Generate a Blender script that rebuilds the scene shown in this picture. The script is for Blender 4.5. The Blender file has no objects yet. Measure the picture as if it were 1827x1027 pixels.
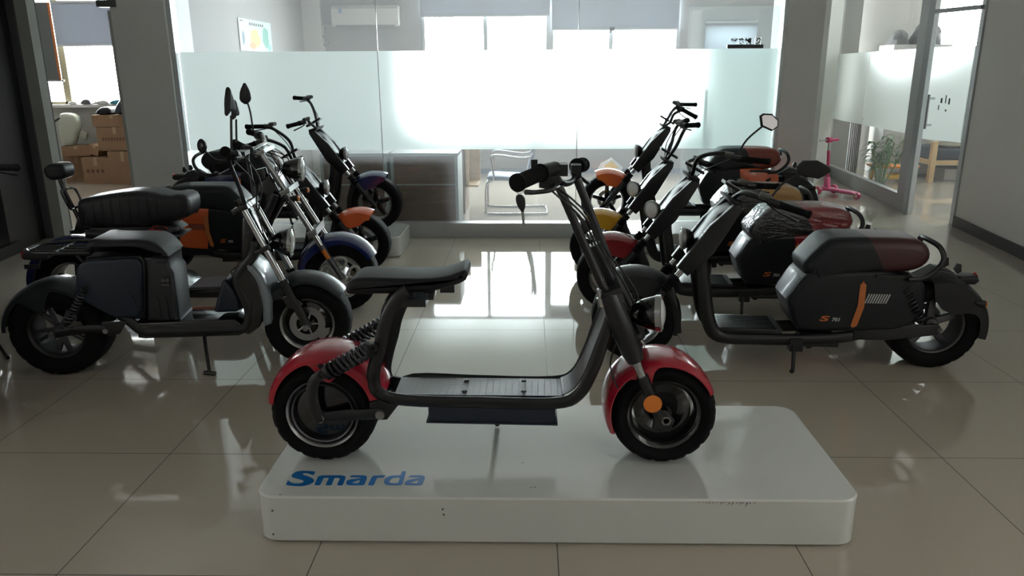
import bpy, bmesh, math, random
from math import sin, cos, pi, radians as R_
from mathutils import Vector, Matrix
random.seed(7)
S = bpy.context.scene
COL = S.collection
# ------------------------------------------------------------------ camera
def unit(v): return Vector(v).normalized()
F_PX, PITCH, YAW, ROLL, CAMH = 1360.075, .276625, -.0236336, -.0058559, 1.5349
fw = Vector((sin(YAW)*cos(PITCH), cos(YAW)*cos(PITCH), -sin(PITCH)))
rt0 = Vector((cos(YAW), -sin(YAW), 0)); up0 = rt0.cross(fw)
rt = cos(ROLL)*rt0 + sin(ROLL)*up0; up = -sin(ROLL)*rt0 + cos(ROLL)*up0
cd = bpy.data.cameras.new('camera'); cam = bpy.data.objects.new('camera', cd); COL.objects.link(cam)
M = Matrix((rt, up, -fw)).transposed().to_4x4(); M.translation = (0, 0, CAMH); cam.matrix_world = M
cd.sensor_width = 36; cd.lens = F_PX/1827*36; cd.clip_start = .05; cd.clip_end = 200
S.camera = cam
# ------------------------------------------------------------------ daylight, exposure
w = bpy.data.worlds.new('daylight'); S.world = w; w.use_nodes = True
n = w.node_tree.nodes; l = w.node_tree.links; n.clear()
tc = n.new('ShaderNodeTexCoord'); sp = n.new('ShaderNodeSeparateXYZ'); mr = n.new('ShaderNodeMapRange')
cr = n.new('ShaderNodeMix'); cr.data_type = 'RGBA'; bg = n.new('ShaderNodeBackground'); out = n.new('ShaderNodeOutputWorld')
l.new(tc.outputs['Generated'], sp.inputs[0]); l.new(sp.outputs['Y'], mr.inputs['Value'])
mr.inputs['From Min'].default_value = .0; mr.inputs['From Max'].default_value = .7
SKY_BACK, SKY_FRONT = .5, 42.0
cr.inputs['A'].default_value = (SKY_BACK*1.0, SKY_BACK*.93, SKY_BACK*.85, 1)
cr.inputs['B'].default_value = (SKY_FRONT*.95, SKY_FRONT, SKY_FRONT*1.03, 1)
l.new(mr.outputs[0], cr.inputs['Factor']); l.new(cr.outputs['Result'], bg.inputs[0]); l.new(bg.outputs[0], out.inputs[0])
S.view_settings.view_transform = 'Standard'; S.view_settings.look = 'None'; S.view_settings.gamma = 1
S.view_settings.use_curve_mapping = False; S.view_settings.exposure = .1
cy = S.cycles; cy.use_denoising = True; cy.max_bounces = 10; cy.diffuse_bounces = 4; cy.glossy_bounces = 5
cy.transmission_bounces = 8; cy.transparent_max_bounces = 16; cy.caustics_reflective = False; cy.sample_clamp_indirect = 6
cy.use_adaptive_sampling = True
# ------------------------------------------------------------------ materials
MATS = {}
def mat(name, col, rough=.5, metal=0, spec=.5, coat=0, bump=0, bscale=40, noise=0, alpha=None, trans=0, emit=None, coatr=.05, ior=None, nscale=8, sheen=0):
    if name in MATS: return MATS[name]
    m = bpy.data.materials.new(name); m.use_nodes = True; nt = m.node_tree; b = nt.nodes['Principled BSDF']
    b.inputs['Base Color'].default_value = (*col, 1); b.inputs['Roughness'].default_value = rough
    b.inputs['Metallic'].default_value = metal; b.inputs['Specular IOR Level'].default_value = spec
    b.inputs['Coat Weight'].default_value = coat; b.inputs['Coat Roughness'].default_value = coatr
    b.inputs['Transmission Weight'].default_value = trans
    if ior: b.inputs['IOR'].default_value = ior
    if alpha is not None: b.inputs['Alpha'].default_value = alpha
    if emit: b.inputs['Emission Color'].default_value = (*emit[:3], 1); b.inputs['Emission Strength'].default_value = emit[3]
    if bump or noise:
        t = nt.nodes.new('ShaderNodeTexCoord'); nz = nt.nodes.new('ShaderNodeTexNoise'); nt.links.new(t.outputs['Object'], nz.inputs['Vector'])
        if bump:
            nz.inputs['Scale'].default_value = bscale; bp = nt.nodes.new('ShaderNodeBump'); bp.inputs['Strength'].default_value = bump; bp.inputs['Distance'].default_value = .01
            nt.links.new(nz.outputs['Fac'], bp.inputs['Height']); nt.links.new(bp.outputs[0], b.inputs['Normal'])
        if noise:
            n2 = nt.nodes.new('ShaderNodeTexNoise'); n2.inputs['Scale'].default_value = nscale; n2.inputs['Detail'].default_value = 6; nt.links.new(t.outputs['Object'], n2.inputs['Vector'])
            mx = nt.nodes.new('ShaderNodeMix'); mx.data_type = 'RGBA'; mx.inputs['A'].default_value = (*[c*(1-noise) for c in col], 1); mx.inputs['B'].default_value = (*[min(1, c*(1+noise)) for c in col], 1)
            nt.links.new(n2.outputs['Fac'], mx.inputs['Factor']); nt.links.new(mx.outputs['Result'], b.inputs['Base Color'])
    MATS[name] = m; return m
class NT:
    def __init__(s, name):
        s.m = bpy.data.materials.new(name); s.m.use_nodes = True; s.t = s.m.node_tree; s.b = s.t.nodes['Principled BSDF']; s.o = s.t.nodes['Material Output']
        MATS[name] = s.m
    def n(s, k, **a):
        x = s.t.nodes.new('ShaderNode'+k)
        for q, v in a.items(): setattr(x, q, v)
        return x
    def l(s, a, b): s.t.links.new(a, b)
    def math(s, op, a, b=None):
        x = s.n('Math', operation=op)
        for i, q in enumerate((a, b)):
            if q is None: continue
            if isinstance(q, (int, float)): x.inputs[i].default_value = q
            else: s.l(q, x.inputs[i])
        return x.outputs[0]
black = mat('black plastic', (.006, .0065, .008), .42, bump=.03, bscale=300)
gloss_black = mat('gloss black paint', (.005, .0055, .007), .15, coat=.5)
frame_black = mat('black enamel frame', (.005, .0055, .008), .35, coat=.1)
rubber = mat('tyre rubber', (.006, .006, .0065), .8, spec=.15, bump=.12, bscale=120)
leather = mat('black leatherette', (.007, .008, .010), .5, spec=.35, bump=.08, bscale=180)
chrome = mat('chrome', (.48, .49, .50), .16, metal=1)
steel = mat('brushed steel', (.36, .36, .36), .35, metal=1)
dull = mat('dull cast metal', (.14, .14, .15), .45, metal=1)
red_paint = mat('red fender paint', (.42, .014, .035), .2, coat=.45)
orange_paint = mat('orange paint', (.75, .13, .035), .25, coat=.5)
blue_paint = mat('blue paint', (.014, .024, .11), .2, coat=.6)
yellow_paint = mat('yellow paint', (.72, .38, .02), .25, coat=.5)
navy = mat('dark navy plastic', (.003, .010, .024), .38, coat=.15)
dred_paint = mat('deep red paint', (.25, .015, .02), .25, coat=.5)
amber = mat('amber reflector', (.8, .22, .02), .25, coat=.5)
redlens = mat('red lens', (.6, .02, .01), .15, coat=.5)
lens = mat('clear lamp lens', (.85, .88, .9), .08, spec=.8, coat=.8)
mirror_m = mat('mirror glass', (.8, .82, .84), .03, metal=1)
white_mark = mat('pale grey decal', (.5, .5, .5), .5)
white_p = mat('white gloss lacquer', (.66, .68, .655), .16, coat=.5, noise=.02)
alu = mat('silver aluminium', (.52, .54, .55), .38, metal=.55)
wall_white = mat('white wall paint', (.66, .66, .65), .8, noise=.03, nscale=1.5)
wall_grey = mat('grey painted column', (.80, .81, .81), .75, noise=.03)
base_black = mat('black skirting', (.02, .02, .024), .35)
darkframe = mat('black aluminium frame', (.012, .013, .014), .35)
wire = mat('black cable', (.01, .01, .01), .5)
def tile_floor():
    k = NT('glossy porcelain tiles'); g = k.n('NewGeometry'); sp = k.n('SeparateXYZ'); k.l(g.outputs['Position'], sp.inputs[0])
    def line(o, off):
        f = k.math('FRACT', k.math('ADD', k.math('DIVIDE', k.math('SUBTRACT', o, off), .8), 20.5))
        return k.math('LESS_THAN', k.math('ABSOLUTE', k.math('SUBTRACT', f, .5)), .0024)
    gr = k.math('MAXIMUM', line(sp.outputs['X'], .0939), line(sp.outputs['Y'], 2.0576))
    nz = k.n('TexNoise'); nz.inputs['Scale'].default_value = 1.3; nz.inputs['Detail'].default_value = 8; k.l(g.outputs['Position'], nz.inputs['Vector'])
    m1 = k.n('Mix', data_type='RGBA'); m1.inputs['A'].default_value = (.43, .385, .32, 1); m1.inputs['B'].default_value = (.48, .43, .36, 1); k.l(nz.outputs['Fac'], m1.inputs['Factor'])
    m2 = k.n('Mix', data_type='RGBA'); k.l(gr, m2.inputs['Factor']); k.l(m1.outputs['Result'], m2.inputs['A']); m2.inputs['B'].default_value = (.03, .028, .026, 1)
    k.l(m2.outputs['Result'], k.b.inputs['Base Color'])
    k.l(k.math('ADD', .035, k.math('MULTIPLY', gr, .6)), k.b.inputs['Roughness'])
    k.b.inputs['IOR'].default_value = 1.8
    return k.m
floor_m = tile_floor()
def glass(name, tint=(.93, .97, .96), veil=.04, f0=.06):
    k = NT(name); tr = k.n('BsdfTransparent'); tr.inputs[0].default_value = (*tint, 1); gl = k.n('BsdfGlossy'); gl.inputs['Roughness'].default_value = 0.02
    gm = k.n('NewGeometry'); dt = k.n('VectorMath', operation='DOT_PRODUCT'); k.l(gm.outputs['Normal'], dt.inputs[0]); k.l(gm.outputs['Incoming'], dt.inputs[1]); dt.name = 'facing'
    fr = k.math('ADD', f0, k.math('MULTIPLY', 1-f0, k.math('POWER', k.math('SUBTRACT', 1, k.math('ABSOLUTE', dt.outputs['Value'])), 5)))
    mx = k.n('MixShader'); k.l(fr, mx.inputs[0]); k.l(tr.outputs[0], mx.inputs[1]); k.l(gl.outputs[0], mx.inputs[2])
    df = k.n('BsdfTranslucent'); df.inputs[0].default_value = (.8, .82, .85, 1); m2 = k.n('MixShader'); m2.inputs[0].default_value = veil
    k.l(mx.outputs[0], m2.inputs[1]); k.l(df.outputs[0], m2.inputs[2]); k.l(m2.outputs[0], k.o.inputs[0]); return k.m
clear = glass('glare-veiled clear glass', veil=.10)  # translucent share imitates glare haze, lifting the darks behind
less_veil = glass('lightly veiled glass', veil=.03)  # same pane with less of the imitated glare haze
dark_glass = glass('dark tinted glass', (.18, .2, .2), .02)
clean_glass = glass('window glass', (.96, .98, .98), .01)
def frosted():
    k = NT('frosted glass film'); a = k.n('BsdfRefraction'); a.inputs['Roughness'].default_value = .5; a.inputs['IOR'].default_value = 1.25; a.inputs[0].default_value = (.86, .93, .91, 1)
    b = k.n('BsdfTranslucent'); b.inputs[0].default_value = (.70, .80, .78, 1); m = k.n('MixShader'); m.inputs[0].default_value = .46
    d = k.n('BsdfDiffuse'); d.inputs[0].default_value = (.52, .62, .60, 1); m3 = k.n('MixShader'); m3.inputs[0].default_value = .3
    g = k.n('BsdfGlossy'); g.inputs['Roughness'].default_value = .05; m2 = k.n('MixShader'); m2.inputs[0].default_value = .05
    k.l(a.outputs[0], m.inputs[1]); k.l(b.outputs[0], m.inputs[2]); k.l(m.outputs[0], m3.inputs[1]); k.l(d.outputs[0], m3.inputs[2])
    k.l(m3.outputs[0], m2.inputs[1]); k.l(g.outputs[0], m2.inputs[2]); k.l(m2.outputs[0], k.o.inputs[0]); return k.m
frost = frosted()
def wood(name, c1, c2, ax='X', sc=18):
    k = NT(name); t = k.n('TexCoord'); mp = k.n('Mapping'); k.l(t.outputs['Object'], mp.inputs[0])
    mp.inputs['Scale'].default_value = (1.2, 14, sc) if ax == 'X' else (sc, 14, 1.2)
    nz = k.n('TexNoise'); nz.inputs['Scale'].default_value = 1.6; nz.inputs['Detail'].default_value = 9; k.l(mp.outputs[0], nz.inputs['Vector'])
    m = k.n('Mix', data_type='RGBA'); m.inputs['A'].default_value = (*c1, 1); m.inputs['B'].default_value = (*c2, 1); k.l(nz.outputs['Fac'], m.inputs['Factor']); k.l(m.outputs['Result'], k.b.inputs['Base Color'])
    k.b.inputs['Roughness'].default_value = .5; return k.m
walnut = wood('walnut laminate', (.09, .055, .04), (.28, .19, .14))
pine = wood('pale pine', (.55, .36, .18), (.75, .55, .32))
def tread():
    k = NT('raised metal tread plate'); t = k.n('TexCoord'); ck = k.n('TexBrick'); k.l(t.outputs['Object'], ck.inputs['Vector'])
    ck.offset = 0; ck.inputs['Brick Width'].default_value = .6; ck.inputs['Row Height'].default_value = .35; ck.inputs['Scale'].default_value = 26; ck.inputs['Mortar Size'].default_value = .04; ck.inputs['Mortar Smooth'].default_value = .5
    bp = k.n('Bump'); bp.inputs['Strength'].default_value = 1; bp.inputs['Distance'].default_value = .006; bp.invert = True
    k.l(ck.outputs['Fac'], bp.inputs['Height']); k.l(bp.outputs[0], k.b.inputs['Normal'])
    k.b.inputs['Base Color'].default_value = (.17, .175, .19, 1); k.b.inputs['Roughness'].default_value = .33; k.b.inputs['Metallic'].default_value = .4; return k.m
tread_m = tread()
# ------------------------------------------------------------------ mesh helpers
def catmull(P, k=6, closed=False):
    P = [Vector(p) for p in P]; n_ = len(P); o = []
    rng = range(n_) if closed else range(n_-1)
    for i in rng:
        a = P[i-1] if (closed or i > 0) else P[0]*2-P[1]
        b = P[i]; c = P[(i+1) % n_]; d = P[(i+2) % n_] if (closed or i+2 < n_) else P[-1]*2-P[-2]
        for j in range(k):
            t = j/k; o.append(.5*((2*b)+(c-a)*t+(2*a-5*b+4*c-d)*t*t+(3*b-a-3*c+d)*t**3))
    if not closed: o.append(P[-1])
    return o
def chaikin(P, k=2, q=.25):
    for _ in range(k):
        o = []
        for i in range(len(P)):
            a = P[i]; b = P[(i+1) % len(P)]
            o.append((a[0]*(1-q)+b[0]*q, a[1]*(1-q)+b[1]*q)); o.append((a[0]*q+b[0]*(1-q), a[1]*q+b[1]*(1-q)))
        P = o
    return P
def inset(P, d):
    n_ = len(P); A = sum(P[i][0]*P[(i+1) % n_][1]-P[(i+1) % n_][0]*P[i][1] for i in range(n_)); sg = 1 if A > 0 else -1; o = []
    for i in range(n_):
        a = Vector(P[i-1]); b = Vector(P[i]); c = Vector(P[(i+1) % n_])
        e1 = (b-a); e2 = (c-b)
        if e1.length < 1e-9 or e2.length < 1e-9: o.append(tuple(b)); continue
        e1.normalize(); e2.normalize(); n1 = Vector((-e1.y, e1.x))*sg; n2 = Vector((-e2.y, e2.x))*sg; m = (n1+n2)
        if m.length < 1e-6: m = n1
        m.normalize(); k = 1/max(.55, m.dot(n1)); o.append(tuple(b+m*d*k))
    return o
class MB:
    def __init__(s): s.v = []; s.f = []; s.T = None
    def add(s, V, Fs):
        b = len(s.v); s.v += [tuple(s.T @ Vector(p)) if s.T else tuple(p) for p in V]; s.f += [tuple(b+i for i in f) for f in Fs]; return s
    def box(s, x0, x1, y0, y1, z0, z1):
        return s.add([(x, y, z) for x in (x0, x1) for y in (y0, y1) for z in (z0, z1)], [(0, 1, 3, 2), (4, 6, 7, 5), (0, 4, 5, 1), (2, 3, 7, 6), (0, 2, 6, 4), (1, 5, 7, 3)])
    def quadwall(s, a, b, z0, z1, th):
        a = Vector(a); b = Vector(b); d = (b-a).normalized(); nn = Vector((-d.y, d.x))*th
        P = [a, b, b+nn, a+nn]; V = [(p.x, p.y, z) for z in (z0, z1) for p in P]
        return s.add(V, [(0, 1, 2, 3), (7, 6, 5, 4)]+[(i, (i+1) % 4, 4+(i+1) % 4, 4+i) for i in range(4)])
    def tube(s, P, r, k=10, sm=6, closed=False, flat=None, caps=True):
        P = [Vector(p) for p in P]
        if not hasattr(r, '__len__'): r = [r]*len(P)
        if sm and len(P) > 2:
            n0 = len(P); P2 = catmull(P, sm, closed); rr = []
            for i in range(len(P2)):
                t = i/sm; a = int(t) % n0; b = (a+1) % n0 if closed else min(a+1, n0-1); rr.append(r[a]*(1-t+int(t))+r[b]*(t-int(t)))
            P, r = P2, rr
        n_ = len(P); V = []; u = None
        for i in range(n_):
            t = (P[(i+1) % n_]-P[i-1]) if closed else (P[min(i+1, n_-1)]-P[max(i-1, 0)])
            t.normalize()
            if u is None:
                u = Vector((0, 1, 0)) if abs(t.y) < .9 else Vector((1, 0, 0))
            u = (u-t*u.dot(t)).normalized(); w_ = t.cross(u)
            fa, fb = flat or (1, 1)
            for j in range(k):
                a = 2*pi*j/k; V.append(P[i]+(u*cos(a)*fa+w_*sin(a)*fb)*r[i])
        Fs = []
        for i in range(n_ if closed else n_-1):
            i2 = (i+1) % n_
            for j in range(k): Fs.append((i*k+j, i*k+(j+1) % k, i2*k+(j+1) % k, i2*k+j))
        if not closed and caps: Fs += [tuple(range(k))[::-1], tuple((n_-1)*k+j for j in range(k))]
        return s.add(V, Fs)
    def cyl(s, a, b, r, k=16, r2=None): return s.tube([a, b], [r, r if r2 is None else r2], k, 0)
    def lathe(s, prof, c=(0, 0, 0), ax=(0, 1, 0), k=40, closed=True, mod=None):
        ax = unit(ax); c = Vector(c); u = ax.orthogonal().normalized() if abs(ax.y) < .99 else Vector((1, 0, 0)); w_ = ax.cross(u); m = len(prof); V = []
        for i in range(k):
            a = 2*pi*i/k; d = u*cos(a)+w_*sin(a)
            for j, (r, h) in enumerate(prof):
                if mod: r += mod(i, j)
                V.append(c+d*r+ax*h)
        Fs = []
        for i in range(k):
            i2 = (i+1) % k
            for j in range(m if closed else m-1):
                j2 = (j+1) % m; Fs.append((i*m+j, i*m+j2, i2*m+j2, i2*m+j))
        if not closed:
            if prof[0][0] > 1e-6: Fs.append(tuple(i*m for i in range(k)))
            if prof[-1][0] > 1e-6: Fs.append(tuple(i*m+m-1 for i in range(k)))
        return s.add(V, Fs)
    def puff(s, P, y0, y1, r=.01, k=3, ch=0, q=.25):
        if ch: P = chaikin(P, ch, q)
        rings = []; 
        for j in range(k+1):
            a = j/k*pi/2; rings.append((y0+r*(1-cos(a)), r*(1-sin(a))))
        rings += [(y1-(y-y0), d) for y, d in rings[::-1]]
        n_ = len(P); V = []
        for y, d in rings: V += [(x, y, z) for x, z in inset(P, d)]
        Fs = [tuple(range(n_)), tuple((len(rings)-1)*n_+i for i in range(n_))[::-1]]
        for i in range(len(rings)-1):
            for j in range(n_): Fs.append((i*n_+j, i*n_+(j+1) % n_, (i+1)*n_+(j+1) % n_, (i+1)*n_+j))
        return s.add(V, Fs)
    def spring(s, a, b, R, r, turns, k=6):
        a = Vector(a); b = Vector(b); ax = (b-a).normalized(); u = ax.orthogonal().normalized(); w_ = ax.cross(u); N = int(turns*12)
        return s.tube([a+(b-a)*(i/N)+(u*cos(i/12*2*pi)+w_*sin(i/12*2*pi))*R for i in range(N+1)], r, k, 0)
    def fender(s, cx, cz, R, w_, a0, a1, skirt=.03, th=.004, k=36, y=0, rise=.016):
        V = []; m = 9
        sk = skirt if callable(skirt) else (lambda t: skirt)
        for i in range(k+1):
            t = i/k; a = R_(a0+(a1-a0)*t); e = sk(t)
            out_ = [(-w_/2, -e), (-w_/2-.002, -.012), (-w_*.42, 0), (-w_*.22, rise*.75), (0, rise), (w_*.22, rise*.75), (w_*.42, 0), (w_/2+.002, -.012), (w_/2, -e)]
            inn = [(yy*(1-2*th/w_), dr-th if 0 < j < 8 else dr) for j, (yy, dr) in enumerate(out_)][::-1]
            for yy, dr in out_+inn: V.append((cx+(R+dr)*cos(a), y+yy, cz+(R+dr)*sin(a)))
        M2 = 18; Fs = []
        for i in range(k):
            for j in range(M2): Fs.append((i*M2+j, i*M2+(j+1) % M2, (i+1)*M2+(j+1) % M2, (i+1)*M2+j))
        Fs += [tuple(range(M2)), tuple(k*M2+j for j in range(M2))[::-1]]
        return s.add(V, Fs)
    def build(s, name, m, parent=None, sharp=35, cut=None, face=None):
        me = bpy.data.meshes.new(name); me.from_pydata(s.v, [], s.f)
        bm = bmesh.new(); bm.from_mesh(me)
        if cut:
            bmesh.ops.bisect_plane(bm, geom=bm.verts[:]+bm.edges[:]+bm.faces[:], plane_co=cut[0], plane_no=cut[1], clear_outer=True)
            es = [e for e in bm.edges if e.is_boundary]
            if es: bmesh.ops.holes_fill(bm, edges=es, sides=0)
        bmesh.ops.recalc_face_normals(bm, faces=bm.faces)
        if face:
            bm.normal_update()
            bmesh.ops.reverse_faces(bm, faces=[f for f in bm.faces if f.normal.dot(Vector(face)) < 0])
        bm.to_mesh(me); bm.free()
        me.polygons.foreach_set('use_smooth', [True]*len(me.polygons)); me.set_sharp_from_angle(angle=R_(sharp))
        me.materials.append(m); o = bpy.data.objects.new(name, me); COL.objects.link(o)
        if parent: o.parent = parent
        return o
def tag(o, label=None, cat=None, group=None, kind=None):
    for k, v in (('label', label), ('category', cat), ('group', group), ('kind', kind)):
        if v: o[k] = v
    return o
def thing(name, label, cat, loc=(0, 0, 0), rz=0, group=None):
    o = bpy.data.objects.new(name, None); COL.objects.link(o); o.location = loc; o.rotation_euler = (0, 0, rz); o.empty_display_size = .1
    return tag(o, label, cat, group)
def struct(name, mb, m, parent=None):
    o = mb.build(name, m, parent)
    if not parent: o['kind'] = 'structure'
    return o
def text(name, s_, m, parent, loc, rot, size, shear=0, off=0, sx=1, ext=.001, align='LEFT', space=1):
    cu = bpy.data.curves.new(name, 'FONT'); cu.body = s_; cu.size = size; cu.shear = shear; cu.offset = off; cu.extrude = ext; cu.align_x = align; cu.space_character = space
    t = bpy.data.objects.new(name, cu); COL.objects.link(t); bpy.context.view_layer.update()
    me = bpy.data.meshes.new_from_object(t.evaluated_get(bpy.context.evaluated_depsgraph_get())); bpy.data.objects.remove(t)
    me.materials.clear(); me.materials.append(m); o = bpy.data.objects.new(name, me); COL.objects.link(o)
    o.location = loc; o.rotation_euler = rot; o.scale = (sx, 1, 1)
    if parent: o.parent = parent
    return o
# ------------------------------------------------------------------ room shell
GY = 7.166; BZ0, BZ1 = .835, 1.72; CEIL = 3.0
struct('floor', MB().box(-9, 8, -3, 14, -.1, 0), floor_m)
struct('ceiling', MB().box(-9, 8, -3, 14, CEIL, CEIL+.1), mat('ceiling board', (.55, .54, .51), .85))
# office front: plinth, panes
struct('trim_1', MB().box(-3.24, 2.26, GY, GY+.13, 0, .142), alu)
struct('trim_2', MB().box(-3.245, -3.205, GY-.01, GY+.1, .142, CEIL).box(2.24, 2.275, GY-.01, GY+.1, .142, CEIL), alu)
def pane(nm, a, b, z0, z1, band=(BZ0, BZ1), gm=clear, th=.006, fm=frost):
    f = MB().quadwall(a, b, band[0], band[1], th*.5)
    root = bpy.data.objects.new(nm, None); COL.objects.link(root); root['kind'] = 'structure'
    g = MB()
    if z0 < band[0]: g.quadwall(a, b, z0, band[0], .0001)
    if z1 > band[1]: g.quadwall(a, b, band[1], z1, .0001)
    # single-sheet panes
    gg = MB(); A = Vector(a); B = Vector(b)
    for u, v in ((z0, band[0]), (band[1], z1)):
        if v-u > .01: gg.add([(A.x, A.y, u), (B.x, B.y, u), (B.x, B.y, v), (A.x, A.y, v)], [(0, 1, 2, 3)])
    gg.build('clear_glass', gm, root)
    MB().add([(A.x, A.y, band[0]), (B.x, B.y, band[0]), (B.x, B.y, band[1]), (A.x, A.y, band[1])], [(0, 1, 2, 3)]).build('frosted_band', fm, root, face=(-.6, -1, 0))
    return root
xs = [-3.205, -1.378, .441, 2.24]
for i in range(3):
    pane('window_%d' % (i+1), (xs[i]+.003, GY+.05), (xs[i+1]-.003, GY+.05), .142, CEIL)
struct('trim_3', MB().box(-1.381, -1.375, GY+.046, GY+.054, .142, CEIL).box(.438, .444, GY+.046, GY+.054, .142, CEIL), mat('clear seam silicone', (.75, .78, .78), .2))
# columns beside the office
struct('wall_column_left', MB().box(-3.73, -3.245, 7.12, 7.65, 0, CEIL), wall_grey)
struct('wall_column_right', MB().box(2.275, 2.6, 7.16, 7.6, 0, CEIL), wall_grey)
# office walls
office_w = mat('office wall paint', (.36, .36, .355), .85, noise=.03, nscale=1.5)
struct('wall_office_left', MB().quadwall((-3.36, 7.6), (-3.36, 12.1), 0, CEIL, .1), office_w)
bw = MB()
def holes(mb, x0, x1, y0, y1, hs, z1=CEIL):
    x = x0
    for a, b, c, d in sorted(hs):
        mb.box(x, a, y0, y1, 0, z1)
        mb.box(a, b, y0, y1, 0, c)
        if d < z1: mb.box(a, b, y0, y1, d, z1)
        x = b
    mb.box(x, x1, y0, y1, 0, z1)
holes(bw, -3.4, 4.9, 12.0, 12.2, [(-1.62, 2.24, .80, 2.62), (2.62, 3.35, 1.80, 2.145)])
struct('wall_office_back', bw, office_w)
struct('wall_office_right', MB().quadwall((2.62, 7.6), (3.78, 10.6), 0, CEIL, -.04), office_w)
struct('wall_corridor_end', MB().quadwall((3.84, 10.62), (4.52, 11.9), 0, CEIL, -.08), mat('pale plaster', (.62, .63, .6), .8))
struct('baseboard_office', MB().box(-3.3, 4.4, 11.97, 12.0, 0, .07), mat('blue grey skirting', (.2, .24, .3), .5))
fr = MB()
for x in (-1.60, -.66, .29, 1.22, 2.22): fr.box(x-.03, x+.03, 12.02, 12.08, .8, 2.62)
fr.box(-1.62, 2.24, 12.02, 12.08, .8, .85).box(-1.62, 2.24, 12.02, 12.08, 2.56, 2.62)
fr.box(.25, .36, 12.0, 12.1, .8, 2.62)
struct('window_4', fr, alu)
wp = MB().add([(-1.6, 12.05, .8), (2.22, 12.05, .8), (2.22, 12.05, 2.6), (-1.6, 12.05, 2.6)], [(0, 1, 2, 3)])
wp.build('pane', clean_glass, bpy.data.objects['window_4'])
blindm = NT('grey roller blind cloth')
_t = blindm.n('BsdfTranslucent'); _t.inputs[0].default_value = (.045, .052, .062, 1); _d = blindm.n('BsdfDiffuse'); _d.inputs[0].default_value = (.35, .38, .42, 1); _a = blindm.n('AddShader')
blindm.l(_t.outputs[0], _a.inputs[0]); blindm.l(_d.outputs[0], _a.inputs[1]); blindm.l(_a.outputs[0], blindm.o.inputs[0]); blindm = blindm.m
def blind(x0, x1, y, z0, z1, label, m=blindm):
    b = thing('roller_blind', label, 'blind', ((x0+x1)/2, y, z1), 0, 'blinds over the windows'); h = (x1-x0)/2
    MB().box(-h, h, -.002, .002, z0-z1, 0).build('cloth', m, b)
    MB().cyl((-h, 0, .02), (h, 0, .02), .022, 12).build('roller', alu, b)
    MB().box(-h, h, -.01, .01, z0-z1-.02, z0-z1+.005).build('bottom_bar', alu, b)
blind(-1.62, .30, 11.95, 2.335, 2.72, 'grey roller blind on the left half of the office window')
blind(.33, 2.2, 11.93, 2.135, 2.72, 'grey roller blind hanging lower over the right half of the office window')
MB().puff([(-.04, 0), (.04, 0), (.045, .05), (-.045, .05)], -.02, .02, .008).build('box', black)
bpy.data.objects.remove(bpy.data.objects['box'])
sheer = NT('sheer white blind'); _q = sheer.n('BsdfTranslucent'); _q.inputs[0].default_value = (.19, .2, .215, 1); sheer.l(_q.outputs[0], sheer.o.inputs[0])
blind(2.60, 3.37, 11.96, 1.74, 2.2, 'narrow sheer white blind over the small window at the right end of the office', sheer.m)
pl = MB().box(-.035, .035, -.01, .01, -.015, .035).box(-.035, -.01, -.012, .012, -.045, -.01)
o = pl.build('blind_clip', black); o.location = (1.22, 11.90, 2.12); tag(o, 'small dark clip hanging on the lower edge of the right office blind', 'clip')
# white wall with black skirting, right side
wr = [(4.33, 7.75), (3.75, 3.3), (3.2, -3)]
struct('wall_right', MB().quadwall(wr[0], wr[1], 0, CEIL, .2).quadwall(wr[1], (3.67, 2.5), 0, CEIL, .2).quadwall((3.67, 2.5), (3.3, -2), 0, .9, .2).quadwall((3.67, 2.5), (3.3, -2), 2.7, CEIL, .2).quadwall((3.3, -2), wr[2], 0, CEIL, .2), mat('right wall paint', (.88, .86, .82), .75, noise=.04, nscale=1.2))  # opening beside the camera is unseen, added to let in side light
struct('baseboard_right', MB().quadwall((4.318, 7.73), (3.738, 3.3), 0, .1, -.02), base_black)
# right glass wall and door into the plant room
pa, pb = (4.25, 8.72), (4.5, 11.8)
def lerp2(a, b, t): return (a[0]+(b[0]-a[0])*t, a[1]+(b[1]-a[1])*t)
pane('window_5', pb, lerp2(pb, pa, .47), .17, CEIL, (BZ0, 1.75), gm=less_veil); pane('window_6', lerp2(pb, pa, .474), pa, .17, CEIL, (BZ0, 1.75), gm=less_veil)
struct('trim_4', MB().quadwall((4.20, 8.62), (4.48, 11.85), 0, .17, -.08), alu)
struct('trim_5', MB().quadwall((4.145, 8.45), (4.185, 8.74), 0, CEIL, -.09), alu)
struct('trim_6', MB().quadwall((4.44, 11.72), (4.47, 11.95), 0, CEIL, -.09), alu)
struct('trim_7', MB().quadwall((4.315, 7.76), (4.335, 7.86), 0, CEIL, -.2), alu)
dr = pane('door_1', (4.19, 8.36), (4.325, 7.84), .02, 2.08, (.82, 1.75), gm=less_veil)
MB().quadwall((4.165, 8.44), (4.185, 8.36), 0, CEIL, -.05).build('door_frame', alu, dr)
MB().quadwall((4.18, 8.38), (4.33, 7.8), 2.08, 2.12, -.05).build('door_head', alu, dr)
hd = MB(); hx, hy = 4.15, 8.25
hd.cyl((hx, hy, .93), (hx, hy, 1.28), .014).cyl((hx-.0, hy, .97), (hx+.08, hy+.02, .97), .012).cyl((hx, hy, 1.24), (hx+.08, hy+.02, 1.24), .012)
hd.build('door_handle', chrome, dr)
MB().box(4.135, 4.15, 8.38, 8.43, .97, 1.13).build('lock_plate', base_black, dr)
st = MB()
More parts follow.
